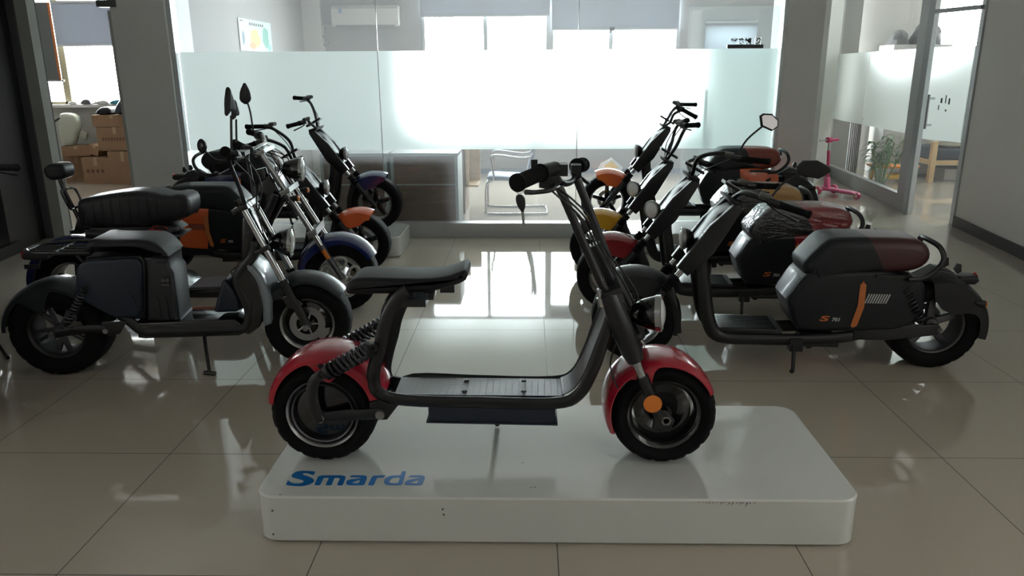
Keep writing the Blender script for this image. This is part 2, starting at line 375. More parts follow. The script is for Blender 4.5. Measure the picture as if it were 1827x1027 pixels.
for dy, dz, w_, h in ((0, 0, .03, .06), (.05, .01, .02, .08), (.10, .01, .035, .05), (.13, -.06, .02, .05), (.03, -.07, .03, .02)): 
    st.add([(4.222+dy*-.25+ .0, 8.12-dy*-1-.0-.0-0.15, 1.19+dz), (4.222-dy*.25, 8.12+dy-.15+w_, 1.19+dz), (4.222-dy*.25, 8.12+dy-.15+w_, 1.19+dz+h), (4.222-dy*.25, 8.12+dy-.15, 1.19+dz+h)], [(0, 1, 2, 3)])
st.build('sticker', base_black, dr)
# plant room beyond
prw = mat('warm white plaster', (.50, .49, .465), .8)
holes(q := MB(), 4.9, 8.0, 12.4, 12.5, [(6.1, 7.6, 1.80, 2.85)]); struct('wall_plant_room_back', q, prw)
struct('wall_plant_room_side', MB().box(7.9, 8.0, 7.0, 12.4, 0, .9).box(7.9, 8.0, 7.0, 12.4, 2.6, CEIL).box(7.9, 8.0, 11.0, 12.4, .9, 2.6).box(7.9, 8.0, 7.0, 9.6, .9, 2.6), prw)  # unseen opening, sized for how much light it gives this room
struct('wall_plant_room_front', MB().box(4.6, 8.0, 6.9, 7.0, 0, CEIL), prw)
# left room: doorway, back wall with window
q = MB(); holes(q, -9, -3.46, 11.5, 11.7, [(-7.5, -5.2, 1.10, 2.6)]); struct('wall_left_room_back', q, mat('left room wall', (.5, .51, .48), .8))
struct('wall_left_room_side', MB().box(-9, -8.9, 4, 11.5, 0, CEIL), wall_white)
struct('window_7', MB().box(-6.9, -6.8, 11.52, 11.58, 1.1, 2.6).box(-5.3, -5.2, 11.52, 11.58, 1.1, 2.6).box(-7.5, -5.2, 11.52, 11.58, 1.1, 1.14), mat('brass anodised frame', (.5, .45, .3), .4, metal=.5))
struct('trim_8', MB().box(-7.5, -5.2, 11.36, 11.5, 1.06, 1.10), wall_white)
blind(-6.84, -5.3, 11.44, 1.94, 2.5, 'grey roller blind over the window of the left room')
struct('trim_9', MB().box(-3.80, -3.73, 7.2, 7.3, 0, 2.08).box(-4.5, -3.73, 7.2, 7.32, CEIL-.1, CEIL), mat('pale door lining', (.6, .62, .6), .5, metal=.2))
struct('trim_10', MB().box(-3.84, -3.67, 7.1, 7.2, 2.105, 2.165), mat('dark closer arm', (.1, .11, .11), .5))
struct('trim_11', MB().box(-4.63, -4.52, 7.18, 7.3, 0, CEIL), mat('lit greenish jamb', (.42, .45, .42), .5))  # doorway side of the post, its lit tone put into the colour
struct('wall_left_post', MB().box(-4.78, -4.63, 7.16, 7.5, 0, CEIL), mat('shaded grey post', (.10, .105, .11), .5))  # camera side of the same post, its shade put into the colour
# dark glass wall on the left, running towards the camera
struct('trim_12', MB().box(-4.80, -4.70, 6.6, 7.16, 0, CEIL).quadwall((-4.62, 6.6), (-4.2, 3.0), 0, .1, .06).quadwall((-4.76, 7.0), (-4.70, 6.5), 0, CEIL, .1), darkframe)
dgp = bpy.data.objects.new('window_8', None); COL.objects.link(dgp); dgp['kind'] = 'structure'
MB().add([(-4.72, 6.6, .1), (-4.3, 3.0, .1), (-4.3, 3.0, CEIL), (-4.72, 6.6, CEIL)], [(0, 1, 2, 3)]).build('dark_glass', dark_glass, dgp)
dimw = mat('showroom wall paint', (.13, .12, .11), .8)  # kept dark so the unseen walls bounce little light forward
struct('wall_left', MB().box(-9, -8.9, -3, -2, 0, CEIL).box(-9, -8.9, -2, 4, 0, .9).box(-9, -8.9, -2, 4, 2.7, CEIL).box(-8.9, -4.8, 7.3, 7.45, 0, CEIL), dimw)  # unseen opening near the camera, added for side light
struct('wall_back', MB().box(-9, 5, -3.1, -3, 0, CEIL), dimw)  # unseen wall, added to close off light from behind
#@@OBJECTS@@
# ------------------------------------------------------------------ vehicle building blocks
def tyre(root, cx, cz, R, wd, rr, name='tyre', y=0):
    h = wd/2
    half = [(rr, .80), (rr+.012, .93), ((rr+R)/2, 1.0), (R-.022, .95), (R-.007, .80), (R-.001, .55), (R, .25)]
    prof = [(r, -a*h) for r, a in half]+[(r, a*h) for r, a in half[::-1]]
    k = 90
    def md(i, j):
        if 4 <= j <= 9:
            ph = (i+(2 if j in (5, 8) else 4 if j in (6, 7) else 0)) % 5
            return -.0045 if ph == 0 else 0
        return 0
    return MB().lathe(prof, (cx, y, cz), (0, 1, 0), k, mod=md).build(name, rubber, root, 50)
def rim(root, cx, cz, rr, wd, m, y=0, lip=.014):
    h = wd/2*.82
    p = [(rr+.003, -h), (rr+.001, -h-.004), (rr-lip, -h+.004), (rr-lip-.004, -h+.02), (rr-lip, 0), (rr-lip-.004, h-.02), (rr-lip, h-.004), (rr+.001, h+.004), (rr+.003, h), (rr+.002, 0)]
    return MB().lathe(p, (cx, y, cz), (0, 1, 0), 56).build('rim', m, root, 60)
def spokes(root, cx, cz, rr, m, n_=5, w0=.02, w1=.012, th=.018, y=0, twin=0, rot=0.3, name='spokes'):
    mb = MB()
    for i in range(n_):
        a = 2*pi*i/n_+rot
        for dd in ((-twin, twin) if twin else (0,)):
            pts = [(.02, -w0-dd*.02), (rr, -w1+dd), (rr, w1+dd), (.02, w0-dd*.02)]
            P = [(cx+r*cos(a)-q*sin(a), cz+r*sin(a)+q*cos(a)) for r, q in pts]
            mb.puff(P, y-th, y+th, .005, 2)
    mb.lathe([(.034, -th-.012), (.028, -th-.02), (.001, -th-.02), (.001, th+.02), (.028, th+.02), (.034, th+.012)], (cx, y, cz), (0, 1, 0), 24)
    return mb.build(name, m, root)
def disc(root, cx, cz, r, y, name='brake_disc'):
    mb = MB().lathe([(r, -.002), (r, .002), (r*.62, .002), (r*.62, -.002)], (cx, y, cz), (0, 1, 0), 36)
    for i in range(18):
        a = 2*pi*i/18; q = r*(.74 if i % 2 else .9); mb.cyl((cx+q*cos(a), y-.0035, cz+q*sin(a)), (cx+q*cos(a), y+.0035, cz+q*sin(a)), .004, 6)
    for i in range(5):
        a = 2*pi*i/5; mb.tube([(cx+.02*cos(a), y, cz+.02*sin(a)), (cx+r*.66*cos(a), y, cz+r*.66*sin(a))], .005, 6, 0)
    return mb.build(name, steel, root)
def axle(root, cx, cz, h, m=steel, side=-1):
    mb = MB().cyl((cx, -h, cz), (cx, h, cz), .011, 12)
    for s_ in (-1, 1): mb.cyl((cx, s_*(h-.012), cz), (cx, s_*h, cz), .018, 6)
    return mb.build('axle', m, root)
def shock(root, a, b, R=.022, r=.006, turns=9, m=frame_black, body=black, name='shock_absorber'):
    a = Vector(a); b = Vector(b); sb = MB().cyl(a, a.lerp(b, .55), R*.62).cyl(a, b, R*.35)
    for p in (a, b): sb.lathe([(R*.25, -.014), (R*.6, -.014), (R*.6, .014), (R*.25, .014)], p, (0, 1, 0), 14)
    sb.cyl(a.lerp(b, .08), a.lerp(b, .14), R*1.15).cyl(a.lerp(b, .9), a.lerp(b, .95), R*1.15)
    o = sb.build(name, body, root); MB().spring(a.lerp(b, .12), b.lerp(a, .08), R, r, turns).build('coil_spring', m, o); return o
def headlight(root, c, ax, r, dp, back=gloss_black, bez=chrome, name='headlight'):
    """round lamp: bowl behind, bezel ring, glass"""
    h = MB().lathe([(.001, -dp), (r*.45, -dp*.95), (r*.8, -dp*.6), (r*.97, -dp*.2), (r, 0), (r*.94, .0), (.001, -.01)], c, ax, 32, closed=False).build(name, back, root)
    MB().lathe([(r*1.03, -.012), (r*1.04, .006), (r*.93, .01), (r*.9, 0)], c, ax, 32).build('bezel', bez, h)
    MB().lathe([(r*.92, .002), (r*.75, .012), (r*.4, .019), (.001, .021), (.001, .0), (r*.92, 0)], c, ax, 32, closed=False).build('lens', lens, h)
    return h
def grip(root, a, b, r=.017, m=rubber, name='grip'):
    a = Vector(a); b = Vector(b); mb = MB(); d = (b-a)
    prof = [(r*1.25, 0), (r*1.25, .006), (r, .008)]; L = d.length
    for i in range(8): prof += [(r, .01+i*(L-.03)/8), (r*1.06, .012+i*(L-.03)/8), (r*1.06, .008+(i+.7)*(L-.03)/8), (r, .01+(i+.75)*(L-.03)/8)]
    prof += [(r*1.2, L-.014), (r*1.2, L-.004), (r*.8, L), (.001, L)]
    return mb.lathe([(.001, 0)]+prof, a, d.normalized(), 18, closed=False).build(name, m, root)
def lever(root, a, b, drop=.02, m=black, name='brake_lever'):
    a = Vector(a); b = Vector(b); mid = a.lerp(b, .4)+Vector((.045, 0, -drop*.5))
    return MB().tube([a+Vector((.02, 0, 0)), mid, b+Vector((.045, 0, -drop))], [.008, .006, .007], 8, 4, flat=(1, .7)).build(name, m, root)
def leaf_mirror(root, base, top, pts_fn, name='mirror', stem_pts=None, m=black, th=.012, face=1):
    mb = MB().tube([base]+(stem_pts or [])+[top], .0055, 8, 5 if stem_pts else 0)
    mb.lathe([(.001, -.012), (.011, -.012), (.011, .012), (.001, .012)], base, (0, 0, 1), 12, closed=False)
    o = mb.build(name, m, root); h = MB(); h.T = pts_fn
    return o, h
def bars(root, sd, P, g0, g1, r=.0125, m=frame_black):
    pass
def signal(root, c, ax=(1, 0, 0), r=.022, m=amber, name='turn_signal', L=.05):
    c = Vector(c); ax = unit(ax)
    o = MB().lathe([(.001, -L), (r*.5, -L*.95), (r*.95, -L*.4), (r, 0), (.001, 0)], c, ax, 16, closed=False).build(name, black, root)
    MB().lathe([(r*.95, 0), (r*.8, .008), (.001, .013)], c, ax, 16, closed=False).build('lens', m, o); return o
# ------------------------------------------------------------------ display platform
PZ = .177
def rounded_rect(x0, x1, y0, y1, r, k=8):
    o = []
    for cx, cy_, a in ((x1-r, y1-r, 0), (x0+r, y1-r, 90), (x0+r, y0+r, 180), (x1-r, y0+r, 270)):
        for i in range(k+1): o.append((cx+r*cos(R_(a+90*i/k)), cy_+r*sin(R_(a+90*i/k))))
    return o
def platform(x0, x1, y0, y1, label, r=.075, group=None):
    cx, cy_ = (x0+x1)/2, (y0+y1)/2; root = thing('display_platform', label, 'platform', (cx, cy_, 0), 0, 'white display platforms on the showroom floor')
    P = rounded_rect(x0-cx, x1-cx, y0-cy_, y1-cy_, r)
    mb = MB(); V = []; rings = [(.0, .012), (.012, .0), (PZ-.006, 0), (PZ, .006)]
    for z, d in rings: V += [(x, y, z) for x, y in inset(P, d)]
    n_ = len(P); Fs = [tuple(range(n_))[::-1], tuple(3*n_+i for i in range(n_))]
    for i in range(3):
        for j in range(n_): Fs.append((i*n_+j, i*n_+(j+1) % n_, (i+1)*n_+(j+1) % n_, (i+1)*n_+j))
    mb.add(V, Fs).build('platform_body', white_p, root, 40); return root
pf = platform(-.925, 1.10, 2.235, 2.975, 'white lacquered display platform with blue lettering under the red-fendered scooter')
P0 = pf.location
blue_ink = mat('blue lettering film', (.01, .16, .48), .3, coat=.3)
LETTERS = [[[(-834, 2311), (-835, 2341), (-821, 2327), (-810, 2321), (-797, 2320), (-785, 2322), (-779, 2327), (-779, 2334), (-785, 2343), (-825, 2360), (-832, 2368), (-833, 2383), (-825, 2399), (-809, 2406), (-786, 2406), (-756, 2402), (-757, 2377), (-768, 2383), (-781, 2390), (-790, 2392), (-797, 2389), (-796, 2382), (-789, 2376), (-761, 2361), (-747, 2347), (-743, 2336), (-746, 2325), (-754, 2314), (-771, 2304), (-794, 2303), (-817, 2306)]], [[(-736, 2310), (-738, 2375), (-658, 2377), (-643, 2371), (-639, 2360), (-638, 2310), (-658, 2310), (-658, 2359), (-678, 2360), (-676, 2310), (-697, 2310), (-697, 2360), (-716, 2360), (-715, 2310)]], [[(-629, 2324), (-631, 2337), (-625, 2348), (-589, 2357), (-586, 2360), (-588, 2364), (-627, 2364), (-621, 2377), (-582, 2378), (-568, 2372), (-564, 2360), (-564, 2312), (-613, 2311), (-624, 2315)], [(-607, 2332), (-586, 2349), (-585, 2324), (-604, 2324), (-607, 2328)]], [[(-552, 2312), (-548, 2376), (-502, 2379), (-509, 2364), (-527, 2363), (-530, 2358), (-532, 2311)]], [[(-501, 2333), (-501, 2353), (-493, 2370), (-480, 2377), (-450, 2380), (-450, 2406), (-435, 2408), (-434, 2313), (-477, 2313), (-493, 2319)], [(-482, 2334), (-480, 2353), (-472, 2363), (-450, 2365), (-450, 2327), (-472, 2325), (-479, 2328)]], [[(-428, 2323), (-428, 2334), (-420, 2348), (-386, 2360), (-382, 2364), (-385, 2367), (-422, 2366), (-415, 2379), (-379, 2381), (-365, 2374), (-362, 2357), (-366, 2314), (-412, 2314), (-424, 2316)], [(-406, 2332), (-383, 2348), (-384, 2327), (-403, 2326)]]]  # outlines of the six letters, millimetres on the platform top
for nm, loops in zip('smarda', LETTERS):
    cu = bpy.data.curves.new('letter', 'CURVE'); cu.dimensions = '2D'; cu.fill_mode = 'BOTH'; cu.extrude = .0005
    for lp in loops:
        q = lp if len(lp) < 0 else chaikin(lp, 1, .12); sp_ = cu.splines.new('POLY'); sp_.points.add(len(q)-1); sp_.use_cyclic_u = True
        for i, (x, y) in enumerate(q): sp_.points[i].co = (x/1000-P0.x, y/1000-P0.y, 0, 1)
    t_ = bpy.data.objects.new('letter', cu); COL.objects.link(t_); bpy.context.view_layer.update()
    me_ = bpy.data.meshes.new_from_object(t_.evaluated_get(bpy.context.evaluated_depsgraph_get())); bpy.data.objects.remove(t_)
    me_.materials.clear(); me_.materials.append(blue_ink); o_ = bpy.data.objects.new('letter_'+nm, me_); COL.objects.link(o_); o_.parent = pf; o_.location = (0, 0, PZ+.0006)

sc_ = MB()
for x, y, z in [(-.86, 2.2342, .125), (-.865, 2.2342, .035), (-.285, 2.2342, .115), (-.288, 2.2342, .135)]:
    sc_.cyl((x-P0.x, 2.2347-P0.y, z), (x-P0.x, 2.2335-P0.y, z), .0035, 8)
for i in range(16):
    x = .56+i*.012+random.uniform(-.003, .003); h = random.uniform(.004, .016)*(1.6 if 8 < i < 14 else .8)
    sc_.add([(x-P0.x, 2.2344-P0.y, PZ-.008), (x+.004-P0.x, 2.2344-P0.y, PZ-.008), (x-.004-P0.x, 2.2344-P0.y, PZ-.008-h)], [(0, 1, 2)])
for x, y in ((.0, 2.30), (.012, 2.302), (-.03, 2.47), (-.84, 2.245)): sc_.add([(x-P0.x, y-P0.y, PZ+.0008), (x+.012-P0.x, y+.004-P0.y, PZ+.0008), (x+.006-P0.x, y+.007-P0.y, PZ+.0008)], [(0, 1, 2)])
sc_.build('scuff_marks', mat('dark scuffs', (.05, .045, .04), .7), pf)
# ------------------------------------------------------------------ the red-fendered scooter in front
def fat_scooter():
    r = thing('electric_scooter', 'low fat-tyred electric scooter with red fenders and bare tube frame on the white platform', 'scooter', (-.13, 2.55, PZ))
    Y0 = -.0
    for cx, cz, R in ((-.605, .192, .190), (.605, .190, .188)):
        ty = tyre(r, cx, cz, R, .19, .128)
        rear = cx < 0
        if rear:
            rim(ty, cx, cz, .128, .20, steel, lip=.008)
            MB().lathe([(.113, -.078), (.111, -.082), (.106, -.078), (.106, .078), (.111, .082), (.113, .078)], (cx, 0, cz), (0, 1, 0), 48).build('inner_rim_ring', dull, ty)
            MB().lathe([(.001, -.080), (.05, -.078), (.108, -.060), (.108, .060), (.05, .078), (.001, .080)], (cx, 0, cz), (0, 1, 0), 48, closed=False).build('hub_motor', gloss_black, ty)
        else:
            rim(ty, cx, cz, .128, .18, gloss_black, lip=.014)
            MB().lathe([(.001, -.06), (.03, -.058), (.05, -.03), (.075, -.045), (.10, -.04), (.10, .04), (.05, .03), (.001, .06)], (cx, 0, cz), (0, 1, 0), 48, closed=False).build('hub', gloss_black, ty)
            disc(ty, cx, cz, .07, .066)
        axle(r, cx, cz, .125)
    # fenders
    def sk1(t): return .022+.055*math.exp(-((t-.50)/.045)**2)+(.045 if t > .72 else 0)*min(1, (t-.72)/.08)
    def sk2(t): return .03+.05*math.exp(-((t-.46)/.07)**2)
    f = MB().fender(-.588, .213, .208, .212, 172, 14, lambda t: .026+.065*math.exp(-((t-.55)/.10)**4)+.018*min(1, max(0, (t-.5)*5)), rise=.007, k=44).build('rear_fender', red_paint, r)
    MB().cyl((-.592, -.112, .385), (-.592, -.104, .385), .008, 10).build('fender_bolt', black, f)
    f2 = MB().fender(.594, .203, .194, .205, 204, 24, lambda t: .016+.07*math.exp(-((t-.50)/.055)**2), rise=.006, k=44).build('front_fender', red_paint, r)
    # frame tubes
    near = [(-0.273, 0.658), (-0.306, 0.635), (-0.339, 0.582), (-0.362, 0.523), (-0.377, 0.456), (-0.4, 0.388), (-0.407, 0.335), (-0.39, 0.287)]+[(-.30, .252), (-.055, .246), (.215, .243), (.30, .275), (.345, .36), (.375, .45), (.405, .55), (.425, .62)]
    far = [(-0.277, 0.584), (-0.326, 0.556), (-0.36, 0.49), (-0.38, 0.415), (-0.403, 0.34), (-0.414, 0.275), (-0.398, 0.227), (-0.373, 0.199)]+[(-.30, .252)]+near[9:]
    MB().tube([(x, -(.125 if i_ < 6 else .115 if i_ < 8 else .097), z) for i_, (x, z) in enumerate(near)], .020, 12, 4, flat=(.7, 1.15)).build('frame_tube', frame_black, r)
    MB().tube([(x, (.125 if i_ < 6 else .115 if i_ < 8 else .097), z) for i_, (x, z) in enumerate(far)], .020, 12, 4, flat=(.7, 1.15)).build('frame_tube', frame_black, r)
    MB().tube([(-.33, -.085, .25), (-.33, .085, .25)], .016, 10, 0).tube([(.2, -.085, .235), (.2, .085, .235)], .016, 10, 0).tube([(-.27, -.12, .635), (-.27, .12, .635)], .014, 10, 0).build('cross_tube', frame_black, r)
    MB().box(-.35, -.215, -.13, .13, .604, .630).puff([(-.235, .603), (-.20, .603), (-.195, .632), (-.235, .632)], -.05, .05, .006).build('seat_mount', frame_black, r)
    for s_ in (-1, 1):
        MB().puff([(-.43, .205), (-.40, .18), (-.37, .182), (-.33, .235), (-.30, .245), (-.38, .262), (-.43, .245)], s_*.1-.006, s_*.1+.006, .002).build('pivot_bracket', frame_black, r)
    MB().cyl((-.392, -.122, .205), (-.392, .122, .205), .016, 16).build('pivot_bolt', steel, r)
    # deck sheet
    top = [(-.345, .267), (.20, .263), (.245, .268), (.285, .292), (.315, .34), (.335, .39), (.39, .55), (.41, .62)]
    mb = MB(); V = []; 
    cc = [(p.x, p.y) for p in catmull([(a, b, 0) for a, b in top], 5)]
    for i, (x, z) in enumerate(cc):
        ta = (Vector(cc[min(i+1, len(cc)-1)])-Vector(cc[max(i-1, 0)])).normalized(); nx, nz = -ta.y*.006, ta.x*.006
        wv = .072 if x < .3 else .072-.02*(x-.3)/.1
        V += [(x-nx, -wv, z-nz), (x, -wv-.006, z), (x, wv+.006, z), (x-nx, wv, z-nz)]
    mb.add(V, [(4*i+j, 4*i+(j+1) % 4, 4*i+4+(j+1) % 4, 4*i+4+j) for i in range(len(cc)-1) for j in range(4)]+[(0, 1, 2, 3), (len(V)-4, len(V)-1, len(V)-2, len(V)-3)])
    dk = mb.build('deck', tread_m, r)
    sb = MB()
    for x in (-.10, .11): 
        for y in (-.05, .045): sb.lathe([(.001, .006), (.008, .005), (.01, 0)], (x, y, .266), (0, 0, 1), 12, closed=False)
    sb.build('deck_screw', black, dk)
    MB().puff([(-.225, .240), (-.225, .170), (.222, .162), (.222, .24)], -.10, .10, .006).puff([(-.233, .174), (-.233, .168), (.23, .160), (.23, .166)], -.104, .104, .002, 2).build('battery_box', navy_box, r)
    # swing arm and shocks
    for s_ in (-1, 1):
        MB().tube([(-.605, s_*.108, .19), (-.50, s_*.108, .20), (-.392, s_*.105, .205)], [.02, .022, .02], 10, 3, flat=(.5, 1)).build('swing_arm', frame_black, r)
        MB().tube([(-.605, s_*.118, .18), (-.625, s_*.118, .26), (-.615, s_*.118, .33), (-.575, s_*.118, .365)], [.02, .022, .02, .018], 10, 4, flat=(.6, 1)).build('shock_link', frame_black, r)
        shock(r, (-.578, s_*.140, .365), (-.395, s_*.145, .468), .025, .0065, 9)
    # kick stand
    MB().tube([(-.025, .04, .17), (-.01, .12, .10), (.0, .19, .03), (.004, .215, .010)], .010, 8, 4).build('kick_stand', frame_black, r)
    # seat
    so = [(-.472, .686), (-.44, .696), (-.34, .692), (-.22, .690), (-.15, .698), (-.10, .716), (-.082, .724), (-.076, .70), (-.085, .680), (-.16, .654), (-.24, .640), (-.46, .636), (-.488, .638), (-.492, .664)]
    seat = MB().puff(chaikin(so, 1), -.10, .085, .020, 5).build('seat', leather, r, 60)
    MB().box(-.178, -.128, -.03, .03, .625, .652).build('seat_latch', black, seat)
    # fork and steering
    D = Vector((.605, 0, .19)); T = Vector((.26, 0, 1.0)); dr_ = (T-D)
    for s_ in (-1, 1):
        o = Vector((s_*.020, s_*.112, 0)); 
        lg = MB().tube([D+o, D+dr_*.13+o, D+dr_*.20+o], [.017, .021, .021], 12, 0).puff([(.56, .16), (.62, .15), (.635, .19), (.60, .23), (.565, .23)], s_*.112-.012, s_*.112+.012, .005).build('fork_lower', frame_black, r)
        MB().cyl(D+dr_*.19+o, D+dr_*.30+o, .0155, 16).build('fork_stanchion', chrome, lg)
        MB().tube([D+dr_*.27+o, D+dr_*.31+o, D+dr_*.45+o, D+dr_*.56+o*.9], [.028, .036, .038, .031], 16, 0).build('fork_shroud', frame_black, r)
        P = [D+dr_*.52+o*.85, D+dr_*.60+o*.9+Vector((s_*.010, 0, 0)), D+dr_*.80+o*.8+Vector((s_*.016, 0, 0)), D+dr_*1.0+o*.8+Vector((s_*.018, 0, 0))]
        MB().tube(P, .0145, 12, 0).build('handlebar_riser', frame_black, r)
        MB().lathe([(.030, -.004), (.032, .004), (.001, .006)], (.552, s_*.138, .262), (0, s_, 0), 24, closed=False).build('reflector', amber, r)
        MB().cyl(D+dr_*.10+o, Vector((.552, s_*.136, .262)), .012).build('reflector_bracket', frame_black, r)
    MB().tube([D+dr_*.36, D+dr_*.74], .026, 16, 0).build('steering_column', frame_black, r)
    tc_ = MB()
    for q in (.36, .56): 
        c = D+dr_*q; tc_.puff([(c.x-.035, c.z-.012), (c.x+.03, c.z+.012), (c.x+.02, c.z+.03), (c.x-.045, c.z+.005)], -.13, .13, .006)
    tc_.build('triple_clamp', frame_black, r)
    MB().cyl((.375, -.10, .60), (.365, -.10, .66), .011, 12).cyl((.376, -.10, .60), (.368, -.10, .63), .015, 12).build('lock_pin', chrome, r)
    headlight(r, (.580, -.03, .552), unit((1, -.25, .08)), .062, .10, gloss_black, chrome)
    MB().tube([(.50, 0, .54), (.44, 0, .56)], .012, 8, 0).build('headlight_bracket', frame_black, r)
    # cables
    cb = MB()
    for k_, (dx, dy, e) in enumerate([(.0, -.03, .0), (.012, 0, .02), (.025, .03, .03), (-.012, .045, .01)]):
        cb.tube([(.20+dx, -.15+dy*1.2, 1.0), (.30+dx, -.10+dy, .90), (.36+dx, -.04+dy, .78), (.42+dx+e, dy, .66), (.46+dx+e, dy, .58), (.50, dy, .50), (.46, dy, .42)], .0035, 6, 6)
    cb.tube([(.43, -.06, .45), (.41, -.08, .38), (.44, -.1, .30), (.47, -.09, .33)], .003, 6, 6)
    cb.build('cable', wire, r); cb = MB()
    cb.tube([(-.27, -.05, .62), (-.36, -.04, .60), (-.39, -.04, .52), (-.40, -.02, .44)], .003, 6, 6)
    cb.build('cable', wire, r)
    # handlebar (turned a little), grips, controls, key
    A = Vector((.255, 0, 1.005)); ga = Vector((.165, -.20, 1.058)); ge = Vector((.092, -.335, 1.045)); fa = Vector((.30, .20, 1.03)); fe = Vector((.33, .33, 1.02))
    MB().tube([ga.lerp(ge, -.0), (.195, -.14, 1.05), (.235, -.085, 1.012), (.262, 0, 1.0), (.28, .085, 1.0), (.295, .15, 1.025), fa], .0115, 12, 5).build('handlebar', frame_black, r)
    for a_, e_ in ((ga, ge), (fa, fe)):
        grip(r, a_, e_, .023)
    MB().tube([(.163, -.20, 1.058), (.21, -.135, 1.062)], .03, 12, 0, flat=(1, .8)).box(.185, .25, -.16, -.10, 1.042, 1.078).box(.135, .155, -.215, -.19, 1.05, 1.10).build('switch_block', black, r)
    MB().puff([(.16, 1.01), (.205, 1.0), (.235, 1.03), (.22, 1.05), (.16, 1.045)], -.19, -.16, .006).build('brake_master', black, r)
    MB().tube([(.215, -.16, 1.025), (.20, -.22, 1.01), (.15, -.29, 1.012), (.12, -.34, 1.02)], [.009, .008, .007, .008], 8, 4).build('brake_lever', black, r)
    MB().box(.275, .31, .10, .16, 1.0, 1.045).tube([(.30, .12, 1.01), (.34, .2, .97), (.35, .28, .965)], .007, 8, 3).build('brake_lever', black, r)
    ky = thing('scooter_key', 'black key hanging by a wire ring from the grip of the red-fendered scooter', 'key', (-.13+.10, 2.55-.315, PZ+1.03))
    MB().tube([(.012*cos(a*pi/6), 0, -.006+.012*sin(a*pi/6)) for a in range(12)], .0012, 6, 0, closed=True).build('ring', steel, ky)
    MB().puff(chaikin([(-.012, -.02), (.008, -.02), (.017, -.04), (.010, -.072), (.0, -.074), (-.014, -.045)], 2), -.006, .006, .004).build('key_head', black, ky)
    MB().box(.0, .008, -.0012, .0012, -.115, -.07).build('key_blade', steel, ky); ky.rotation_euler = (0, -.08, 0)
    return r
navy_box = mat('dark blue battery box', (.012, .018, .035), .45)
fat_scooter()
# ------------------------------------------------------------------ S701-type scooters
orange_strap = mat('orange strap', (.55, .16, .04), .5, bump=.1, bscale=300)
wrapm = glass('wrinkled protective film', (.93, .93, .94), .06, .12)
_k = wrapm.node_tree; _tc = _k.nodes.new('ShaderNodeTexCoord'); _mp = _k.nodes.new('ShaderNodeMapping'); _mp.inputs['Scale'].default_value = (6, 9, 16); _mp.inputs['Rotation'].default_value = (0, .7, 0)
_nz = _k.nodes.new('ShaderNodeTexNoise'); _nz.inputs['Scale'].default_value = 1.6; _nz.inputs['Detail'].default_value = 3; _bp = _k.nodes.new('ShaderNodeBump'); _bp.inputs['Strength'].default_value = 1; _bp.inputs['Distance'].default_value = .03
_k.links.new(_tc.outputs['Object'], _mp.inputs[0]); _k.links.new(_mp.outputs[0], _nz.inputs['Vector']); _k.links.new(_nz.outputs['Fac'], _bp.inputs['Height'])
for _n in _k.nodes:
    if _n.type == 'BSDF_GLOSSY': _k.links.new(_bp.outputs[0], _n.inputs['Normal']); _n.inputs['Roughness'].default_value = .16
_k.links.new(_bp.outputs[0], _k.nodes['facing'].inputs[0])
panel_grey = mat('charcoal satin plastic', (.008, .010, .013), .4, spec=.35)
seat_grey = mat('slate leatherette', (.010, .012, .015), .45, spec=.35, bump=.05, bscale=160)
logo_or = mat('orange decal', (.6, .13, .03), .4)
